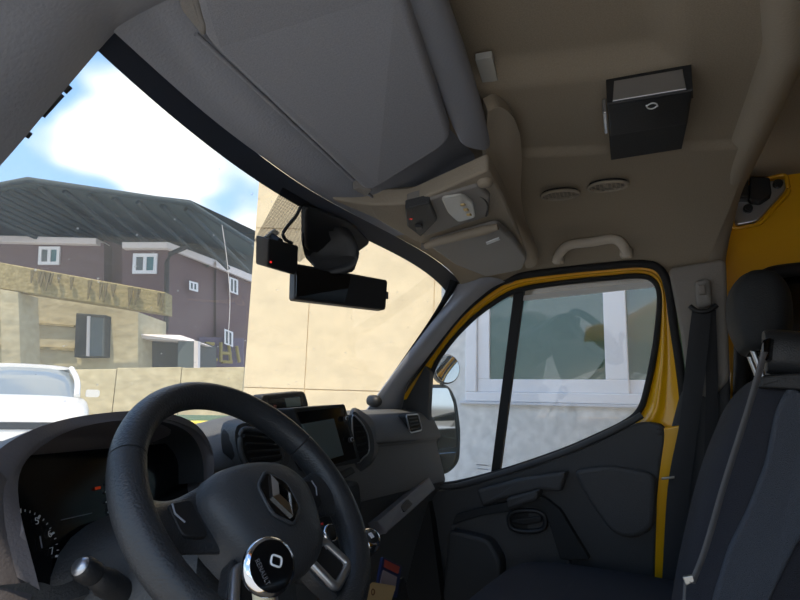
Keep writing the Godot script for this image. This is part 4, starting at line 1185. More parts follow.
# ================================================================ dashboard
func dashboard() -> void:
	var d := thing("dashboard", "dark grey dashboard across the cab under the windscreen", "dashboard", V(0, 0.9, -0.9))
	# main moulding: profiles (y, z) at stations along x
	var st := [-0.86, -0.70, -0.62, -0.24, -0.16, 0.0, 0.15, 0.30, 0.42, 0.60, 0.80, 0.93]
	var rows := []
	for x in st:
		var drop: float = 0.052 * (1.0 - smoothstep(-0.12, 0.10, x))
		var lip: float = 1.425 + 0.010 * smoothstep(0.3, 0.85, x) - drop
		var r := [V(x, 1.395 - drop, -1.17), V(x, 1.424 - drop, -1.06), V(x, lip + 0.004, -0.99), V(x, lip, -0.94), V(x, lip - 0.018, -0.90), V(x, 1.375 - drop * 0.8, -0.872), V(x, 1.345 - drop * 0.6, -0.862), V(x, 1.335 - drop * 0.5, -0.876), V(x, 1.31 - drop * 0.3, -0.874), V(x, 1.26, -0.858), V(x, 1.20, -0.842), V(x, 1.185, -0.85), V(x, 1.10, -0.90), V(x, 0.85, -0.97)]
		rows.append(r)
	part(d, "moulding", sheet(loft_rows(rows, 70, 40), V(0, -0.012, -0.012)), M.dash_top)
	var ls := part(d, "lower_strip", prism([V(0.3400,1.1571,-0.7746), V(0.5400,1.1845,-0.8033), V(0.8000,1.2195,-0.8446), V(0.8000,1.1833,-0.8184), V(0.5400,1.1540,-0.7765), V(0.3400,1.1310,-0.7472)], V(0, -0.01, -0.03), 0.004), M.bezel_grey, "lighter lower strip")
	part(ls, "strip_switch", prism(rnd([V(0.4900,1.1702,-0.7897), V(0.5400,1.1857,-0.7903), V(0.5400,1.1735,-0.7738), V(0.4900,1.1585,-0.7736)], 0.003), V(0, -0.003, -0.006), 0.001), M.black_plastic)
	part(ls, "strip_label", prism([V(0.4550,1.1616,-0.7898), V(0.4800,1.1687,-0.7908), V(0.4800,1.1594,-0.7779), V(0.4550,1.1499,-0.7769)], V(0, -0.003, -0.006), 0.001), M.pvc_grey)
	# right end vent
	var vf := rnd([V(0.6735,1.4220,-0.8720), V(0.7620,1.4253,-0.8720), V(0.7874,1.3722,-0.8680), V(0.6974,1.3647,-0.8680)], 0.012, 4)
	var ve := part(d, "side_vent", prism(vf, V(0, 0, -0.03), 0.002), M.rubber)
	part(ve, "vent_rim", tube(vf, 0.0028, 6, true), M.satin_silver)
	for k in 4:
		var t := (k + 0.7) / 4.5
		part(ve, "slat", tube([V(0.6820,1.4189,-0.8690).lerp(V(0.7058,1.3678,-0.8650), t), V(0.7484,1.4221,-0.8690).lerp(V(0.7656,1.3728,-0.8650), t)], 0.0022, 6), M.black_plastic)
	# vent right of the screen, as a pod that stands out of the moulding
	var pod := [[V(0.3368,1.4224,-0.8650), V(0.3733,1.4145,-0.8550), V(0.4222,1.3756,-0.8500), V(0.4374,1.3199,-0.8500), V(0.4098,1.2833,-0.8550), V(0.3683,1.2804,-0.8650)], [V(0.3809,1.4296,-0.9000), V(0.4606,1.4243,-0.8950), V(0.5259,1.3771,-0.8900), V(0.5429,1.3059,-0.8900), V(0.4952,1.2628,-0.8950), V(0.4151,1.2634,-0.9000)]]
	part(d, "vent_pod", body([cr(pod[1], 30, true), cr(pod[0], 30, true)]), M.dash_low)
	var vr := cr([V(0.3327,1.4145,-0.8620), V(0.3530,1.4094,-0.8520), V(0.3898,1.3739,-0.8470), V(0.4041,1.3273,-0.8470), V(0.3868,1.3092,-0.8520), V(0.3618,1.3021,-0.8620)], 24, true)
	var v2 := part(d, "middle_vent", prism(vr, V(0, 0, -0.02)), M.rubber)
	part(v2, "vent_rim", tube(vr, 0.0025, 6, true), M.satin_silver)
	for k in 5:
		var t := (k + 0.6) / 5.4
		part(v2, "slat", tube([V(0.3352,1.4065,-0.8600).lerp(V(0.3634,1.3074,-0.8600), t) + V(0, 0, 0.004), V(0.3608,1.4013,-0.8500).lerp(V(0.4041,1.3217,-0.8500), t) + V(0, 0, 0.004)], 0.0025, 6), M.black_plastic)
	# vent left of the screen
	var vl := rnd([V(-0.1318,1.3983,-0.8300), V(-0.0137,1.3854,-0.8300), V(0.0128,1.3229,-0.8300), V(-0.0939,1.3146,-0.8300), V(-0.1267,1.3517,-0.8300)], 0.02, 5)
	var v3 := part(d, "middle_vent", prism(vl, V(0, 0, -0.05), 0.004), M.rubber)
	part(v3, "vent_rim", tube(vl, 0.005, 8, true), M.dash_low)
	for k in 4:
		var t := (k + 0.6) / 4.4
		part(v3, "slat", tube([V(-0.1309,1.3927,-0.8250).lerp(V(-0.0945,1.3228,-0.8250), t), V(-0.0258,1.3797,-0.8250).lerp(V(-0.0007,1.3284,-0.8250), t)], 0.0035, 6), M.black_plastic)
	part(d, "vent_shroud", body([off_all(cr([V(-0.1176,1.4047,-0.8600), V(0.0355,1.3982,-0.8600), V(0.0800,1.3118,-0.8600), V(-0.0705,1.2945,-0.8600)], 24, true), V(0, 0, -0.03)), cr([V(-0.1321,1.4019,-0.8380), V(0.0022,1.3911,-0.8380), V(0.0373,1.3164,-0.8380), V(-0.0902,1.3078,-0.8380)], 24, true)]), M.dash_low)
	# display unit
	var a: Vector3 = V(0.0522,1.4389,-0.8450)
	var b: Vector3 = V(0.2381,1.4513,-0.8250)
	var c: Vector3 = V(0.3028,1.3044,-0.8100)
	var e: Vector3 = V(0.1347,1.2944,-0.8250)
	var bk := V(-0.02, -0.006, -0.075)
	var du := part(d, "display_unit", prism(rnd([a, b, c, e], 0.006, 3), bk, 0.003), M.black_plastic)
	part(du, "screen", prism([V(0.0772,1.4031,-0.8330), V(0.1912,1.4152,-0.8250), V(0.2283,1.3261,-0.8150), V(0.1331,1.3127,-0.8250)], V(0, 0, -0.01), 0.001), M.screen_glass, "glass screen with its reflection put into the colour")
	part(du, "bezel", prism(rnd([V(0.0640,1.4300,-0.8420), V(0.2279,1.4436,-0.8240), V(0.2840,1.3156,-0.8110), V(0.1329,1.2992,-0.8240)], 0.004, 3), V(0, 0, -0.008), 0.001), M.gloss_black)
	for p in [V(0.2280,1.4140,-0.8180), V(0.2493,1.3618,-0.8140)]:
		part(du, "button", lathe([Vector2(0, 0.010), Vector2(0.005, 0.010), Vector2(0.0065, 0.007), Vector2(0.0065, 0)], p, V(-0.15, 0.1, 0.97), 14), M.black_plastic)
		part(du, "button_mark", tube(ellipse(p + V(-0.002, 0.002, 0.009), V(1, 0, 0.15), V(0, 1, -0.1), 0.005, 0.005, 14), 0.0008, 5, true), M.white_print)
	# cubby and controls below it
	part(d, "cubby_shelf", prism(rnd([V(0.1453,1.2780,-0.8200), V(0.2599,1.2975,-0.8100), V(0.2640,1.2833,-0.8000), V(0.1508,1.2610,-0.8000)], 0.004), V(0, -0.012, -0.02), 0.003), M.black_plastic)
	part(d, "control_panel", prism(rnd([V(0.0112,1.2485,-0.7800), V(0.2520,1.2666,-0.7800), V(0.2367,1.0885,-0.7400), V(0.0080,1.0781,-0.7400)], 0.02, 4), V(0, 0, -0.06), 0.008, true), M.black_soft)
	for k in [[V(0.0229,1.1836,-0.7200), 0.019], [V(0.1359,1.2025,-0.7400), 0.016]]:
		var p: Vector3 = k[0]
		var r: float = k[1]
		var kn := part(d, "dial", lathe([Vector2(0, 0.02), Vector2(r * 0.75, 0.02), Vector2(r * 0.8, 0.017), Vector2(r, 0.0), Vector2(r, -0.02)], p, V(-0.1, 0.35, 0.93), 24), M.black_plastic)
		part(kn, "dial_ring", lathe([Vector2(r * 0.80, 0.019), Vector2(r * 0.9, 0.021), Vector2(r * 0.98, 0.014)], p, V(-0.1, 0.35, 0.93), 28), M.chrome)
	part(d, "red_mark", rbox(V(-0.0188,1.2139,-0.7000), V(1, 0, 0), V(0, 1, 0), 0.006, 0.004, V(0, 0, -0.004), 0.001), M.red_print)
	cluster(d)
	# small display on top of the dashboard
	var gp := thing("dash_display", "small dark display box standing on the dashboard behind the screen", "display", V(0.1311,1.4204,-0.9300))
	part(gp, "housing", prism(rnd([V(0.0302,1.4664,-0.9200), V(0.1935,1.4814,-0.9200), V(0.2136,1.4487,-0.9200), V(0.2183,1.3979,-0.9200), V(0.0440,1.4002,-0.9200)], 0.012, 4), V(0, 0, -0.03), 0.005, true), M.black_plastic)
	part(gp, "screen", prism(rnd([V(0.0509,1.4578,-0.9190), V(0.1847,1.4710,-0.9190), V(0.1929,1.4283,-0.9190), V(0.0624,1.4162,-0.9190)], 0.004), V(0, 0, -0.004), 0.0008), M.gloss_black)
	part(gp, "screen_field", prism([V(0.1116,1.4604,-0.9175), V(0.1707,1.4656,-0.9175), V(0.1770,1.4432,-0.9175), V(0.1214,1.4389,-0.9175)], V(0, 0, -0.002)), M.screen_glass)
	part(gp, "red_glow", rbox(V(0.0765,1.4372,-0.9175), V(1, 0, 0), V(0, 1, 0), 0.008, 0.014, V(0, 0, -0.002), 0.001), M.brown_mark)
	part(gp, "foot", prism([V(0.0916,1.4135,-0.9250), V(0.1853,1.4156,-0.9250), V(0.1889,1.3782,-0.9250), V(0.0949,1.3806,-0.9250)], V(0, 0, -0.03)), M.black_plastic)

# ring of the instrument binnacle: outer hood, inner opening, dial plate
func cluster(d: Node3D) -> void:
	var outer := [V(-0.6900,1.3248,-0.6763), V(-0.6850,1.3660,-0.6651), V(-0.6600,1.3927,-0.6796), V(-0.6200,1.4111,-0.6944), V(-0.5600,1.4221,-0.7268), V(-0.5000,1.4294,-0.7375), V(-0.4400,1.4324,-0.7406), V(-0.3600,1.4261,-0.7556), V(-0.2800,1.4031,-0.7842), V(-0.2350,1.3597,-0.7941), V(-0.2500,1.3112,-0.7709)]
	var lip := [V(-0.6650,1.2841,-0.6591), V(-0.6600,1.3421,-0.6587), V(-0.6450,1.3741,-0.6758), V(-0.6120,1.3985,-0.6933), V(-0.5570,1.4123,-0.7212), V(-0.5000,1.4215,-0.7340), V(-0.4400,1.4238,-0.7392), V(-0.3600,1.4166,-0.7588), V(-0.2850,1.3945,-0.7897), V(-0.2450,1.3546,-0.8003), V(-0.2550,1.3110,-0.7800)]
	var inner := [V(-0.6200,1.2475,-0.6409), V(-0.6420,1.3296,-0.6588), V(-0.6320,1.3682,-0.6843), V(-0.6030,1.3921,-0.6991), V(-0.5530,1.4084,-0.7225), V(-0.5000,1.4175,-0.7311), V(-0.4400,1.4195,-0.7385), V(-0.3650,1.4120,-0.7570), V(-0.2900,1.3895,-0.7909), V(-0.2550,1.3536,-0.7995), V(-0.2620,1.3115,-0.7823)]
	var back := []
	for p in inner:
		back.append(V(lerpf(p.x, -0.43, 0.10), p.y - 0.012, p.z - 0.085))
	var hood_back := []
	for p in outer:
		hood_back.append(V(lerpf(p.x, -0.43, -0.02), minf(p.y, 1.40) - 0.045, p.z - 0.20))
	var n := 44
	part(d, "hood", sheet(loft_rows([hood_back, outer], n, 6), V(0, -0.01, 0)), M.bezel_grey)
	part(d, "hood_lip", grid(loft_rows([outer, lip, inner], n, 9)), M.bezel_grey, "grey rim of the instrument hood")
	part(d, "hood_inside", grid(loft_rows([inner, back], n, 6)), M.black_soft)
	# dial plate behind the opening
	var o: Vector3 = V(-0.6000,1.2628,-0.7167) 
	var u := V(0.40, 0, -0.10).normalized()
	var w := V(0, 0.93, -0.36).normalized()
	var nn := u.cross(w)
	var pc := V(-0.44, 1.33, -0.80)
	var face := part(d, "dial_plate", prism(rnd(rect(pc - w * 0.035 + u * 0.01, u, w, 0.42, 0.165), 0.03, 4), -nn * 0.01, 0.002), M.gloss_black, "black instrument face")
	gauges(face, pc, u, w, nn)
	# left flank of the binnacle, running down to the column
	part(d, "left_flank", sheet(loft_rows([[V(-0.7000,1.2882,-0.6810), V(-0.6950,1.3478,-0.6435), V(-0.6700,1.3734,-0.6556)], [V(-0.6800,1.2534,-0.6391), V(-0.6550,1.3023,-0.6538), V(-0.6450,1.3494,-0.6714)], [V(-0.6400,1.2246,-0.6362), V(-0.6200,1.2506,-0.6524), V(-0.6400,1.3101,-0.6502)]], 12, 12), V(-0.004, -0.01, -0.004)), M.bezel_grey)
	part(d, "lower_cover", sheet(loft_rows([[V(-0.7000,1.2201,-0.6586), V(-0.6300,1.2263,-0.6543), V(-0.5700,1.2213,-0.6613), V(-0.4700,1.2156,-0.6876), V(-0.3600,1.2164,-0.6974)], [V(-0.7000,1.2676,-0.6377), V(-0.6250,1.2559,-0.6451), V(-0.5800,1.2408,-0.6609), V(-0.4800,1.2457,-0.6993), V(-0.3600,1.2556,-0.7236)]], 24, 6), V(0, -0.01, -0.01)), M.dash_low)
	part(d, "column_cover", body([cr([V(-0.50, 1.17, -0.50), V(-0.36, 1.17, -0.50), V(-0.35, 1.27, -0.54), V(-0.426, 1.30, -0.56), V(-0.50, 1.27, -0.54)], 24, true), cr([V(-0.54, 1.10, -0.70), V(-0.32, 1.10, -0.70), V(-0.31, 1.25, -0.74), V(-0.426, 1.29, -0.76), V(-0.54, 1.25, -0.74)], 24, true)]), M.dash_low)

func gauges(face: Node3D, pc: Vector3, u: Vector3, w: Vector3, nn: Vector3) -> void:
	# rev counter at the left: figures and ticks on an arc
	var c0: Vector3 = V(-0.5882,1.2625,-0.7335)
	for k in [["5", V(-0.5639,1.2963,-0.7527)], ["6", V(-0.5466,1.2783,-0.7500)], ["7", V(-0.5459,1.2588,-0.7427)], ["40", V(-0.4387,1.2921,-0.7824)], ["20", V(-0.4377,1.2759,-0.7763)]]:
		lettering(face, "figure", k[0], 0.008, k[1], u, w, M.white_print)
	var ra: float = c0.distance_to(V(-0.5561,1.3007,-0.7563))
	var rb: float = c0.distance_to(V(-0.5358,1.2544,-0.7435))
	var du := (V(-0.5358,1.2544,-0.7435) - c0)
	var dw := (V(-0.5863,1.3135,-0.7537) - c0)
	for k in 13:
		var a := deg_to_rad(-4.0 + 94.0 * k / 12.0)
		var p := c0 + du * cos(a) + dw * sin(a)
		var q := c0 + (du * cos(a) + dw * sin(a)) * (0.91 if k % 4 == 0 else 0.95)
		part(face, "tick", tube([p, q], 0.0014 if k % 4 == 0 else 0.0006, 5), M.white_print)
	var c1: Vector3 = V(-0.3649,1.2837,-0.7976)
	var eu := (V(-0.4468,1.3013,-0.7839) - c1)
	for k in 7:
		var a := deg_to_rad(-30.0 + 60.0 * k / 6.0)
		var p := c1 + eu * cos(a) + w * eu.length() * sin(a)
		part(face, "tick", tube([p, p.lerp(c1, 0.07)], 0.0012, 5), M.white_print)
	part(face, "warning_lamp", rbox(V(-0.4587,1.3217,-0.7888), u, w, 0.010, 0.004, -nn * 0.002, 0.001), M.warning_lamp, "orange warning light")
	part(face, "screen_frame", tube([V(-0.5279,1.2913,-0.7597), V(-0.4750,1.2912,-0.7729)], 0.0005, 5), M.trim_grey)
	part(face, "screen_frame", tube(cr([V(-0.5034,1.2664,-0.7562), V(-0.4825,1.2673,-0.7618), V(-0.4684,1.2647,-0.7643)], 8), 0.0005, 5), M.trim_grey)
	part(face, "needle", tube([V(-0.5146,1.2640,-0.7514), V(-0.5081,1.2520,-0.7484)], 0.0012, 5), M.white_print)
	part(face, "needle", tube([V(-0.5621,1.2791,-0.7454), V(-0.5607,1.2654,-0.7404)], 0.0008, 5), M.trim_grey)

# ================================================================ steering wheel
func steering_wheel() -> void:
	var C := V(-0.426, 1.322, -0.523)
	var u := V(1, 0, 0)
	var w := V(0, sin(deg_to_rad(50)), -cos(deg_to_rad(50)))
	var n := V(0, cos(deg_to_rad(50)), sin(deg_to_rad(50)))
	var t := thing("steering_wheel", "black three spoke steering wheel in front of the driver", "steering wheel", C)
	var at := func(x: float, y: float, h: float) -> Vector3:
		return C + u * x + w * y + n * h
	# rim: grips of two sections, the seams between them
	var rim := func(a0: float, a1: float, grow: float) -> Array:
		var rings := []
		var k := 40
		for i in k + 1:
			var a := deg_to_rad(lerpf(a0, a1, float(i) / k))
			var dir := u * cos(a) + w * sin(a)
			var side := absf(cos(a))
			var thick := 0.0185 + 0.0020 * pow(side, 3.0) + grow
			rings.append(ellipse(C + dir * 0.1755, dir, n, thick, thick * 1.1, 18))
		return rings
	part(t, "rim_grip", body(rim.call(28.0, 152.0, 0.0)), M.leather, "upper rim section")
	part(t, "rim_grip", body(rim.call(152.6, 387.4, 0.0)), M.leather, "lower rim section")
	for a in [28.0, 152.3]:
		part(t, "seam", body(rim.call(a - 0.35, a + 0.35, -0.0012)), M.rubber)
	# hub pad
	var pad := func(s: float, h: float) -> Array:
		var pts := [[-0.092, 0.020], [-0.070, 0.052], [-0.03, 0.064], [0.03, 0.064], [0.070, 0.052], [0.092, 0.020], [0.080, -0.030], [0.052, -0.075], [0.0, -0.088], [-0.052, -0.075], [-0.080, -0.030]]
		var out := []
		for p in pts:
			out.append(at.call(float(p[0]) * s, float(p[1]) * s - 0.016, h))
		return cr(out, 44, true)
	part(t, "hub_pad", body([pad.call(1.0, -0.035), pad.call(1.03, -0.005), pad.call(1.0, 0.012), pad.call(0.93, 0.024), pad.call(0.75, 0.033), pad.call(0.45, 0.038), pad.call(0.1, 0.040)], false), M.hub_plastic, "airbag pad")
	# emblem: diamond in a dark shield
	var em := func(s: float, h: float) -> Array:
		return [at.call(-0.006, 0.040 * s - 0.018, h), at.call(0.028 * s - 0.006, 0.020 * s - 0.018, h), at.call(0.028 * s - 0.006, -0.020 * s - 0.018, h), at.call(-0.006, -0.040 * s - 0.018, h), at.call(-0.028 * s - 0.006, -0.020 * s - 0.018, h), at.call(-0.028 * s - 0.006, 0.020 * s - 0.018, h)]
	var sh := part(t, "emblem_plate", prism(rnd(em.call(0.92, 0.043), 0.008, 4), -n * 0.012, 0.002, true), M.gloss_black, "black emblem plate")
	part(sh, "plate_rim", tube(rnd(em.call(0.97, 0.041), 0.008, 4), 0.0022, 6, true, 1.0, n), M.hub_plastic)
	var dia := [[0.0, 0.030], [0.017, 0.0], [0.0, -0.030], [-0.017, 0.0]]
	var dpts := []
	for i in 4:
		var p: Array = dia[i]
		var q: Array = dia[(i + 1) % 4]
		dpts.append(prism([at.call(p[0] - 0.006, p[1] - 0.018, 0.046), at.call(q[0] - 0.006, q[1] - 0.018, 0.046), at.call(q[0] * 0.5 - 0.006, q[1] * 0.5 - 0.018, 0.050), at.call(p[0] * 0.5 - 0.006, p[1] * 0.5 - 0.018, 0.050)], -n * 0.003))
	part(sh, "emblem", join(dpts), M.chrome, "chrome diamond emblem")
	# spokes left and right
	for s in [-1.0, 1.0]:
		var rows := []
		for r in [[0.070, -0.052, 0.038, -0.006], [0.105, -0.040, 0.030, -0.012], [0.135, -0.036, 0.030, -0.010], [0.166, -0.044, 0.040, -0.002]]:
			var ring := []
			for k in 20:
				var a := TAU * k / 20.0
				var y := lerpf(r[1], r[2], 0.5 + 0.5 * cos(a))
				ring.append(at.call(s * r[0], y, float(r[3]) + 0.012 * sin(a)))
			rows.append(ring)
		part(t, "spoke", body(loft_rows(rows, 20, 12, true)), M.leather)
		part(t, "spoke_buttons", prism(rnd([at.call(s * 0.098, 0.020, 0.003), at.call(s * 0.132, 0.018, 0.003), at.call(s * 0.130, -0.022, 0.003), at.call(s * 0.096, -0.030, 0.003)], 0.008, 4), -n * 0.008, 0.002, true), M.black_plastic)
		part(t, "spoke_mark", tube([at.call(s * 0.128, 0.016, 0.005), at.call(s * 0.130, 0.004, 0.005), at.call(s * 0.122, -0.008, 0.005)], 0.0012, 6), M.trim_grey)
	# two lower spokes with silver frames
	for sd in [-1.0, 1.0]:
		var q := func(x: float, y: float, h: float) -> Vector3:
			return at.call(sd * x, y, h)
		var ls := part(t, "lower_spoke", prism(rnd([q.call(0.022, -0.076, 0.002), q.call(0.078, -0.058, 0.002), q.call(0.098, -0.085, 0.0), q.call(0.124, -0.124, -0.002), q.call(0.072, -0.160, -0.002), q.call(0.040, -0.120, 0.0)], 0.010, 4), -n * 0.018, 0.004, true), M.leather)
		part(ls, "silver_frame", tube(rnd([q.call(0.034, -0.085, 0.004), q.call(0.082, -0.072, 0.004), q.call(0.110, -0.115, 0.003), q.call(0.060, -0.136, 0.003)], 0.010, 5), 0.0062, 8, true, 1.0, n), M.satin_silver, "silver spoke frame")
		part(ls, "silver_cheek", prism([q.call(0.078, -0.080, 0.005), q.call(0.086, -0.078, 0.005), q.call(0.106, -0.112, 0.004), q.call(0.090, -0.118, -0.001)], -n * 0.004), M.chrome)
		part(ls, "spoke_opening", prism(rnd([q.call(0.040, -0.089, 0.0042), q.call(0.079, -0.079, 0.0042), q.call(0.100, -0.112, 0.0032), q.call(0.061, -0.128, 0.0032)], 0.006, 4), -n * 0.003), M.rubber)
	# spinner knob clamped to the rim
	var kc: Vector3 = V(-0.5450,1.2892,-0.3979)
	var foot := C + (u * cos(deg_to_rad(238)) + w * sin(deg_to_rad(238))) * 0.1755 + n * 0.014
	var ka := (kc - foot).normalized().lerp(V(-0.296, 0.352, 0.879).normalized(), 0.95).normalized()
	var k := thing("steering_spinner", "chrome rimmed spinner knob with dark face on the steering wheel", "knob", kc)
	part(k, "cap", lathe([Vector2(0.0, -0.013), Vector2(0.020, -0.013), Vector2(0.0265, -0.006), Vector2(0.0285, 0.001), Vector2(0.0272, 0.006), Vector2(0.0242, 0.0080)], kc, ka, 36), M.chrome)
	part(k, "face", lathe([Vector2(0.0245, 0.0076), Vector2(0.018, 0.0086), Vector2(0.0, 0.0092)], kc, ka, 36), M.gloss_black, "dark glossy face")
	var kr := V(0.28, -0.927, 0.164)
	kr = (kr - ka * kr.dot(ka)).normalized()
	var ku := ka.cross(kr)
	var mark := []
	for p in [[0.002, 0.007], [0.0075, -0.001], [0.0, -0.010], [-0.0055, -0.002]]:
		mark.append(kc + ka * 0.0098 + kr * p[1] * 0.9 + ku * (p[0] * 1.1 + 0.004))
	part(k, "face_mark", tube(rnd(mark, 0.003, 3), 0.0011, 6, true), M.white_print, "white diamond mark")
	lettering(k, "face_lettering", "RENAULT", 0.0045, kc + ka * 0.0096 - ku * 0.013, kr, ku, M.webbing_light)
	var under := kc - ka * 0.012
	var sd0 := (under - foot).normalized()
	part(k, "stem", tube([foot + sd0 * 0.012, foot.lerp(under, 0.4), under + sd0 * 0.002], [0.012, 0.0105, 0.0125], 18), M.cream, "cream stem")
	part(k, "clamp", lathe([Vector2(0.0, 0.016), Vector2(0.014, 0.016), Vector2(0.017, 0.012), Vector2(0.017, 0.004), Vector2(0.0, 0.004)], foot, sd0, 20), M.chrome)
	# stalk left of the column
	var sk := thing("indicator_stalk", "dark indicator stalk with a silver end left of the steering wheel", "stalk", V(-0.5800,1.2531,-0.6085))
	var e0: Vector3 = V(-0.5900,1.2676,-0.6225)
	var e1: Vector3 = V(-0.5200,1.2186,-0.6268)
	var sd := (e1 - e0).normalized()
	part(sk, "arm", lathe([Vector2(0.011, 0.0), Vector2(0.0135, 0.004), Vector2(0.0135, 0.022), Vector2(0.011, 0.026), Vector2(0.013, 0.03), Vector2(0.016, 0.045), Vector2(0.014, 0.11)], e0, sd, 22), M.black_plastic)
	part(sk, "end_cap", lathe([Vector2(0.0, -0.004), Vector2(0.008, -0.0035), Vector2(0.0108, 0.0), Vector2(0.0112, 0.004)], e0, sd, 22), M.satin_silver, "silver end cap")

# ================================================================ inside mirror and camera
func mirror_and_camera() -> void:
	var m := thing("rear_view_mirror", "black rectangular rear view mirror hanging from the windscreen", "mirror", V(0.1000,1.7302,-0.7641))
	var f := [V(0.0000,1.7663,-0.8233), V(0.2150,1.7611,-0.6978), V(0.2150,1.6847,-0.7007), V(0.0000,1.6820,-0.8198)]
	var n := newell(f)
	if n.z < 0:
		n = -n
	part(m, "housing", prism(rnd(f, 0.008, 4), -n * 0.03, 0.004, true), M.black_plastic)
	part(m, "glass", prism(rnd([V(0.0000,1.7587,-0.8170), V(0.2150,1.7563,-0.7033), V(0.2150,1.6901,-0.7067), V(0.0000,1.6863,-0.8145)].map(func(p): return p + n * 0.0006), 0.006, 4), -n * 0.002), M.gloss_black, "dark glossy mirror face")
	part(m, "sensor_tab", prism([V(0.2120,1.7333,-0.7123), V(0.2170,1.7306,-0.6978), V(0.2170,1.7127,-0.6971), V(0.2120,1.7153,-0.7117)].map(func(p): return p + n * 0.003), -n * 0.006, 0.001), M.black_soft)
	part(m, "bracket", body([cr([V(-0.0101,1.8429,-0.7899), V(0.1032,1.8799,-0.7600), V(0.1705,1.8494,-0.7810), V(0.0701,1.7862,-0.8340)], 20, true), cr([V(0.0600,1.8249,-0.8232), V(0.1000,1.8384,-0.7357), V(0.1000,1.7828,-0.7217), V(0.0600,1.7667,-0.8077)], 20, true), cr([V(0.0600,1.7809,-0.8028), V(0.1100,1.8017,-0.7402), V(0.1100,1.7621,-0.7382), V(0.0600,1.7559,-0.7954)], 20, true)]), M.black_plastic, "black mounting bracket")
	part(m, "sensor_cover", prism(rnd([V(-0.0613,1.8759,-0.7540), V(0.1091,1.8872,-0.7439), V(0.2256,1.8665,-0.7551), V(0.1751,1.8080,-0.8029), V(0.0237,1.8021,-0.8123)], 0.02, 4), V(0, 0.008, -0.014), 0.006, true), M.black_plastic)
	var dc := thing("dash_camera", "small black dash camera stuck on the windscreen beside the mirror", "camera", V(-0.0521,1.7789,-0.8198))
	part(dc, "housing", prism(rnd([V(-0.1339,1.7851,-0.7880), V(-0.0383,1.7926,-0.7844), V(0.0172,1.7396,-0.8260), V(-0.0866,1.7375,-0.8267)], 0.006, 4), V(0.0, 0.01, -0.035), 0.004, true), M.black_plastic)
	part(dc, "mount_plate", prism(rnd([V(-0.1042,1.7978,-0.8281), V(-0.0908,1.8198,-0.8108), V(-0.0700,1.8170,-0.8139), V(-0.0818,1.7951,-0.8302)], 0.003), V(0, 0.002, -0.003), 0.001), M.lamp_lens, "clear sticker plate")
	part(dc, "neck", tube([V(-0.0880,1.8036,-0.8201), V(-0.0939,1.7877,-0.7920)], 0.008, 8), M.black_plastic)
	part(dc, "lamp", rbox(V(-0.0897,1.7469,-0.8166), V(1, 0, 0), V(0, 1, 0), 0.004, 0.004, V(0, 0, -0.003), 0.001), M.red_lamp)
	part(dc, "cable", tube(cr([V(-0.0660,1.8735,-0.7637), V(-0.0695,1.8508,-0.7730), V(-0.0831,1.8233,-0.7846), V(-0.0910,1.8058,-0.7877), V(-0.0764,1.7967,-0.7906), V(-0.0547,1.7958,-0.7913)], 24), 0.0038, 8), M.black_plastic)

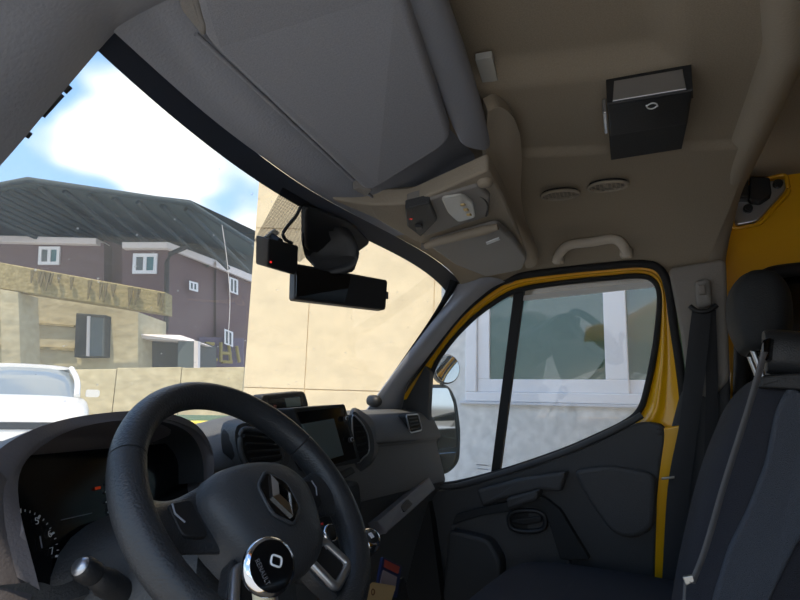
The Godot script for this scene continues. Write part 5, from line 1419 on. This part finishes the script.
# ================================================================ seat
func seat() -> void:
	var s := thing("passenger_seat", "dark cloth passenger seat with grey panels and a black headrest", "seat", V(0.56, 0.62, -0.1))
	# backrest: rings of (z front, z back) at heights
	var rings := []
	for r in [[0.95, -0.10, 0.16, 0.27, 0.85], [1.05, -0.10, 0.17, 0.265, 0.855], [1.2, -0.065, 0.19, 0.27, 0.85], [1.32, -0.03, 0.21, 0.275, 0.84], [1.42, 0.01, 0.22, 0.285, 0.83], [1.48, 0.04, 0.22, 0.295, 0.82], [1.52, 0.075, 0.21, 0.31, 0.80], [1.535, 0.11, 0.18, 0.34, 0.77]]:
		rings.append(ellipse(V((r[3] + r[4]) / 2, r[0], (r[1] + r[2]) / 2), V(1, 0, 0), V(0, 0, 1), (r[4] - r[3]) / 2, (r[2] - r[1]) / 2, 40, 4.0))
	part(s, "backrest", body(loft_rows(rings, 40, 28, true), false), M.seat_dark)
	part(s, "side_panel", prism(rnd([V(0.2700,1.4957,0.1486), V(0.2750,1.5104,0.1348), V(0.2680,1.4620,0.1085), V(0.2620,1.3672,0.0854), V(0.2600,1.2832,0.0509), V(0.2580,1.2093,0.0140), V(0.2580,1.1150,-0.0178), V(0.2580,1.0447,-0.0317), V(0.2580,1.0598,0.0461), V(0.2580,1.1481,0.0826), V(0.2580,1.2372,0.1265), V(0.2600,1.3105,0.1903), V(0.2680,1.4471,0.2036)], 0.02, 3), V(0.02, 0, 0), 0.008, true), M.seat_grey, "grey cloth panel")
	# cushion in two sections
	part(s, "cushion", body(loft_rows([ellipse(V(0.56, 0.80, -0.30), V(1, 0, 0), V(0, 0, 1), 0.28, 0.26, 40, 5.0), ellipse(V(0.56, 0.92, -0.30), V(1, 0, 0), V(0, 0, 1), 0.30, 0.275, 40, 5.0), ellipse(V(0.56, 0.985, -0.29), V(1, 0, 0), V(0, 0, 1), 0.295, 0.265, 40, 5.0), ellipse(V(0.56, 1.005, -0.29), V(1, 0, 0), V(0, 0, 1), 0.26, 0.22, 40, 4.0), ellipse(V(0.56, 1.008, -0.29), V(1, 0, 0), V(0, 0, 1), 0.1, 0.1, 40, 4.0)], 40, 24, true), false), M.seat_dark)
	part(s, "base", prism(rnd([V(0.30, 0.62, -0.5), V(0.84, 0.62, -0.5), V(0.84, 0.62, 0.1), V(0.30, 0.62, 0.1)], 0.03), V(0, 0.2, 0)), M.black_plastic)
	# headrest
	var hr := []
	for r in [[1.59, 0.085, 0.15, 0.44, 0.66], [1.605, 0.065, 0.165, 0.42, 0.67], [1.66, 0.048, 0.175, 0.41, 0.68], [1.72, 0.05, 0.175, 0.41, 0.68], [1.755, 0.07, 0.16, 0.42, 0.67], [1.768, 0.09, 0.14, 0.44, 0.64]]:
		hr.append(ellipse(V((r[3] + r[4]) / 2, r[0], (r[1] + r[2]) / 2), V(1, 0, 0), V(0, 0, 1), (r[4] - r[3]) / 2, (r[2] - r[1]) / 2, 36, 3.2))
	part(s, "headrest", body(loft_rows(hr, 36, 24, true), false), M.black_soft, "black padded headrest")
	for x in [0.47, 0.61]:
		part(s, "headrest_post", tube([V(x, 1.49, 0.12), V(x, 1.60, 0.09)], 0.006, 8), M.satin_silver)
	# belt outlet on the shoulder
	part(s, "belt_outlet", body(loft_rows([ellipse(V(0.2700,1.5706,0.0861) + V(0.03, 0, 0.02), V(1, 0, 0), V(0, 1, 0), 0.03, 0.035, 24, 2.6), ellipse(V(0.2700,1.5741,0.1043) + V(0.04, 0, 0), V(1, 0, 0), V(0, 1, 0), 0.05, 0.042, 24, 2.8), ellipse(V(0.2700,1.5693,0.1545) + V(0.05, 0, 0.0), V(1, 0, 0), V(0, 1, 0), 0.06, 0.044, 24, 2.8), ellipse(V(0.2700,1.5570,0.2426) + V(0.06, 0, 0.0), V(1, 0, 0), V(0, 1, 0), 0.055, 0.04, 24, 2.8)], 24, 14, true)), M.leather, "black belt outlet")
	part(s, "outlet_slot", prism(rnd([V(0.2350,1.5487,0.0841), V(0.2350,1.5895,0.0934), V(0.2400,1.5953,0.1084), V(0.2350,1.5523,0.1001)], 0.006), V(0.03, 0, 0.01), 0.003), M.gloss_black)
	part(s, "outlet_base", prism(rnd([V(0.2700,1.5268,0.0911), V(0.2700,1.5323,0.1515), V(0.2700,1.5286,0.1965), V(0.2700,1.4963,0.1937), V(0.2700,1.5023,0.0829)], 0.008), V(0.2, 0, 0), 0.006), M.black_plastic)
	# its belt
	var b := thing("seat_belt", "pale grey lap belt strap running down the near side of the passenger seat", "seat belt", V(0.2500,1.3675,0.0241))
	part(b, "webbing", sheet(strip([V(0.2280,1.5666,0.0897), V(0.2350,1.4640,0.0575), V(0.2350,1.3319,0.0117), V(0.2300,1.2146,-0.0263), V(0.2250,1.1482,-0.0529)], [V(0.2360,1.5671,0.1013), V(0.2430,1.4607,0.0672), V(0.2430,1.3284,0.0214), V(0.2380,1.2108,-0.0168), V(0.2330,1.1444,-0.0435)], V(-0.003, 0, 0)), V(0.0015, 0, 0.0008)), M.webbing_light)
	part(b, "tongue", prism(rnd([V(0.2250,1.1551,-0.0641), V(0.2250,1.1613,-0.0456), V(0.2250,1.1497,-0.0430), V(0.2250,1.1406,-0.0583)], 0.003), V(0.008, 0, 0), 0.002), M.buckle_metal)
	part(b, "lower_webbing", tube([V(0.2280,1.1465,-0.0597), V(0.2280,1.0466,-0.0700)], 0.003, 6), M.webbing_light)

# ================================================================ small things
func small_things() -> void:
	# gear lever knob
	var g := thing("gear_lever", "chrome ringed gear lever knob beside the steering wheel rim", "gear lever", V(0.0214,1.1771,-0.6200))
	var p: Vector3 = V(0.0288,1.1814,-0.6200)
	var ax := V(-0.35, 0.75, 0.55).normalized()
	part(g, "knob", lathe([Vector2(0, 0.02), Vector2(0.014, 0.019), Vector2(0.02, 0.012), Vector2(0.024, -0.004), Vector2(0.02, -0.03), Vector2(0.012, -0.045)], p, ax, 26), M.black_plastic)
	part(g, "top_ring", lathe([Vector2(0.0165, 0.0185), Vector2(0.0205, 0.0165), Vector2(0.0245, 0.006), Vector2(0.0248, 0.0)], p, ax, 30), M.chrome)
	part(g, "top_mark", rbox(p + ax * 0.0205, V(0.9, 0.2, 0.3).normalized(), ax.cross(V(0.9, 0.2, 0.3).normalized()).normalized(), 0.008, 0.012, -ax * 0.002, 0.001), M.white_print)
	part(g, "lever", tube([p - ax * 0.04, p - ax * 0.22], 0.008, 8), M.black_plastic)
	# tray with a card packet and a banknote
	var ty := thing("console_tray", "black tray under the dashboard holding a packet and paper", "tray", V(0.0695,1.0760,-0.6000))
	part(ty, "tray", prism(rnd([V(-0.0200,1.0898,-0.6000), V(0.2304,1.0715,-0.6400), V(0.2237,1.0236,-0.6200), V(0.0587,1.0002,-0.5800), V(-0.0556,1.0356,-0.5800)], 0.01), V(0, -0.05, -0.03), 0.004), M.black_plastic)
	var cp := thing("card_packet", "blue and red printed card packet in the tray", "packet", V(0.1167,1.1000,-0.6200))
	part(cp, "packet", prism(rnd([V(0.0628,1.0846,-0.6150), V(0.1107,1.1355,-0.6300), V(0.1997,1.0987,-0.6300), V(0.1508,1.0472,-0.6150)], 0.002), V(0.004, -0.002, -0.008), 0.001), mat("packet_blue", c8(34, 44, 84), 0.35))
	part(cp, "red_panel", prism([V(0.1064,1.1173,-0.6245), V(0.1162,1.1297,-0.6280), V(0.1862,1.0998,-0.6280), V(0.1708,1.0892,-0.6245)], V(0.001, 0, -0.002)), mat("packet_red", c8(170, 74, 62), 0.5))
	part(cp, "pale_panel", prism([V(0.0744,1.0931,-0.6150), V(0.1001,1.1132,-0.6220), V(0.1617,1.0856,-0.6220), V(0.1408,1.0636,-0.6150)], V(0.001, 0, -0.002)), mat("packet_pale", c8(150, 136, 140), 0.5))
	var bn := thing("banknote", "folded yellowish paper note lying below the card packet", "paper", V(0.0386,1.0909,-0.5900))
	part(bn, "paper", prism(rnd([V(-0.0305,1.1062,-0.5900), V(0.0154,1.1131,-0.6000), V(0.1161,1.0817,-0.6000), V(0.0565,1.0506,-0.5850), V(-0.0227,1.0826,-0.5850)], 0.006), V(0, -0.003, -0.003)), mat("note_paper", c8(186, 158, 112), 0.8))
	part(bn, "print_mark", tube(ellipse(V(0.0048,1.0991,-0.5910), V(1, 0, 0), V(0, 0.8, -0.2), 0.006, 0.006, 14), 0.0012, 5, true), mat("note_print", c8(120, 84, 50), 0.8))
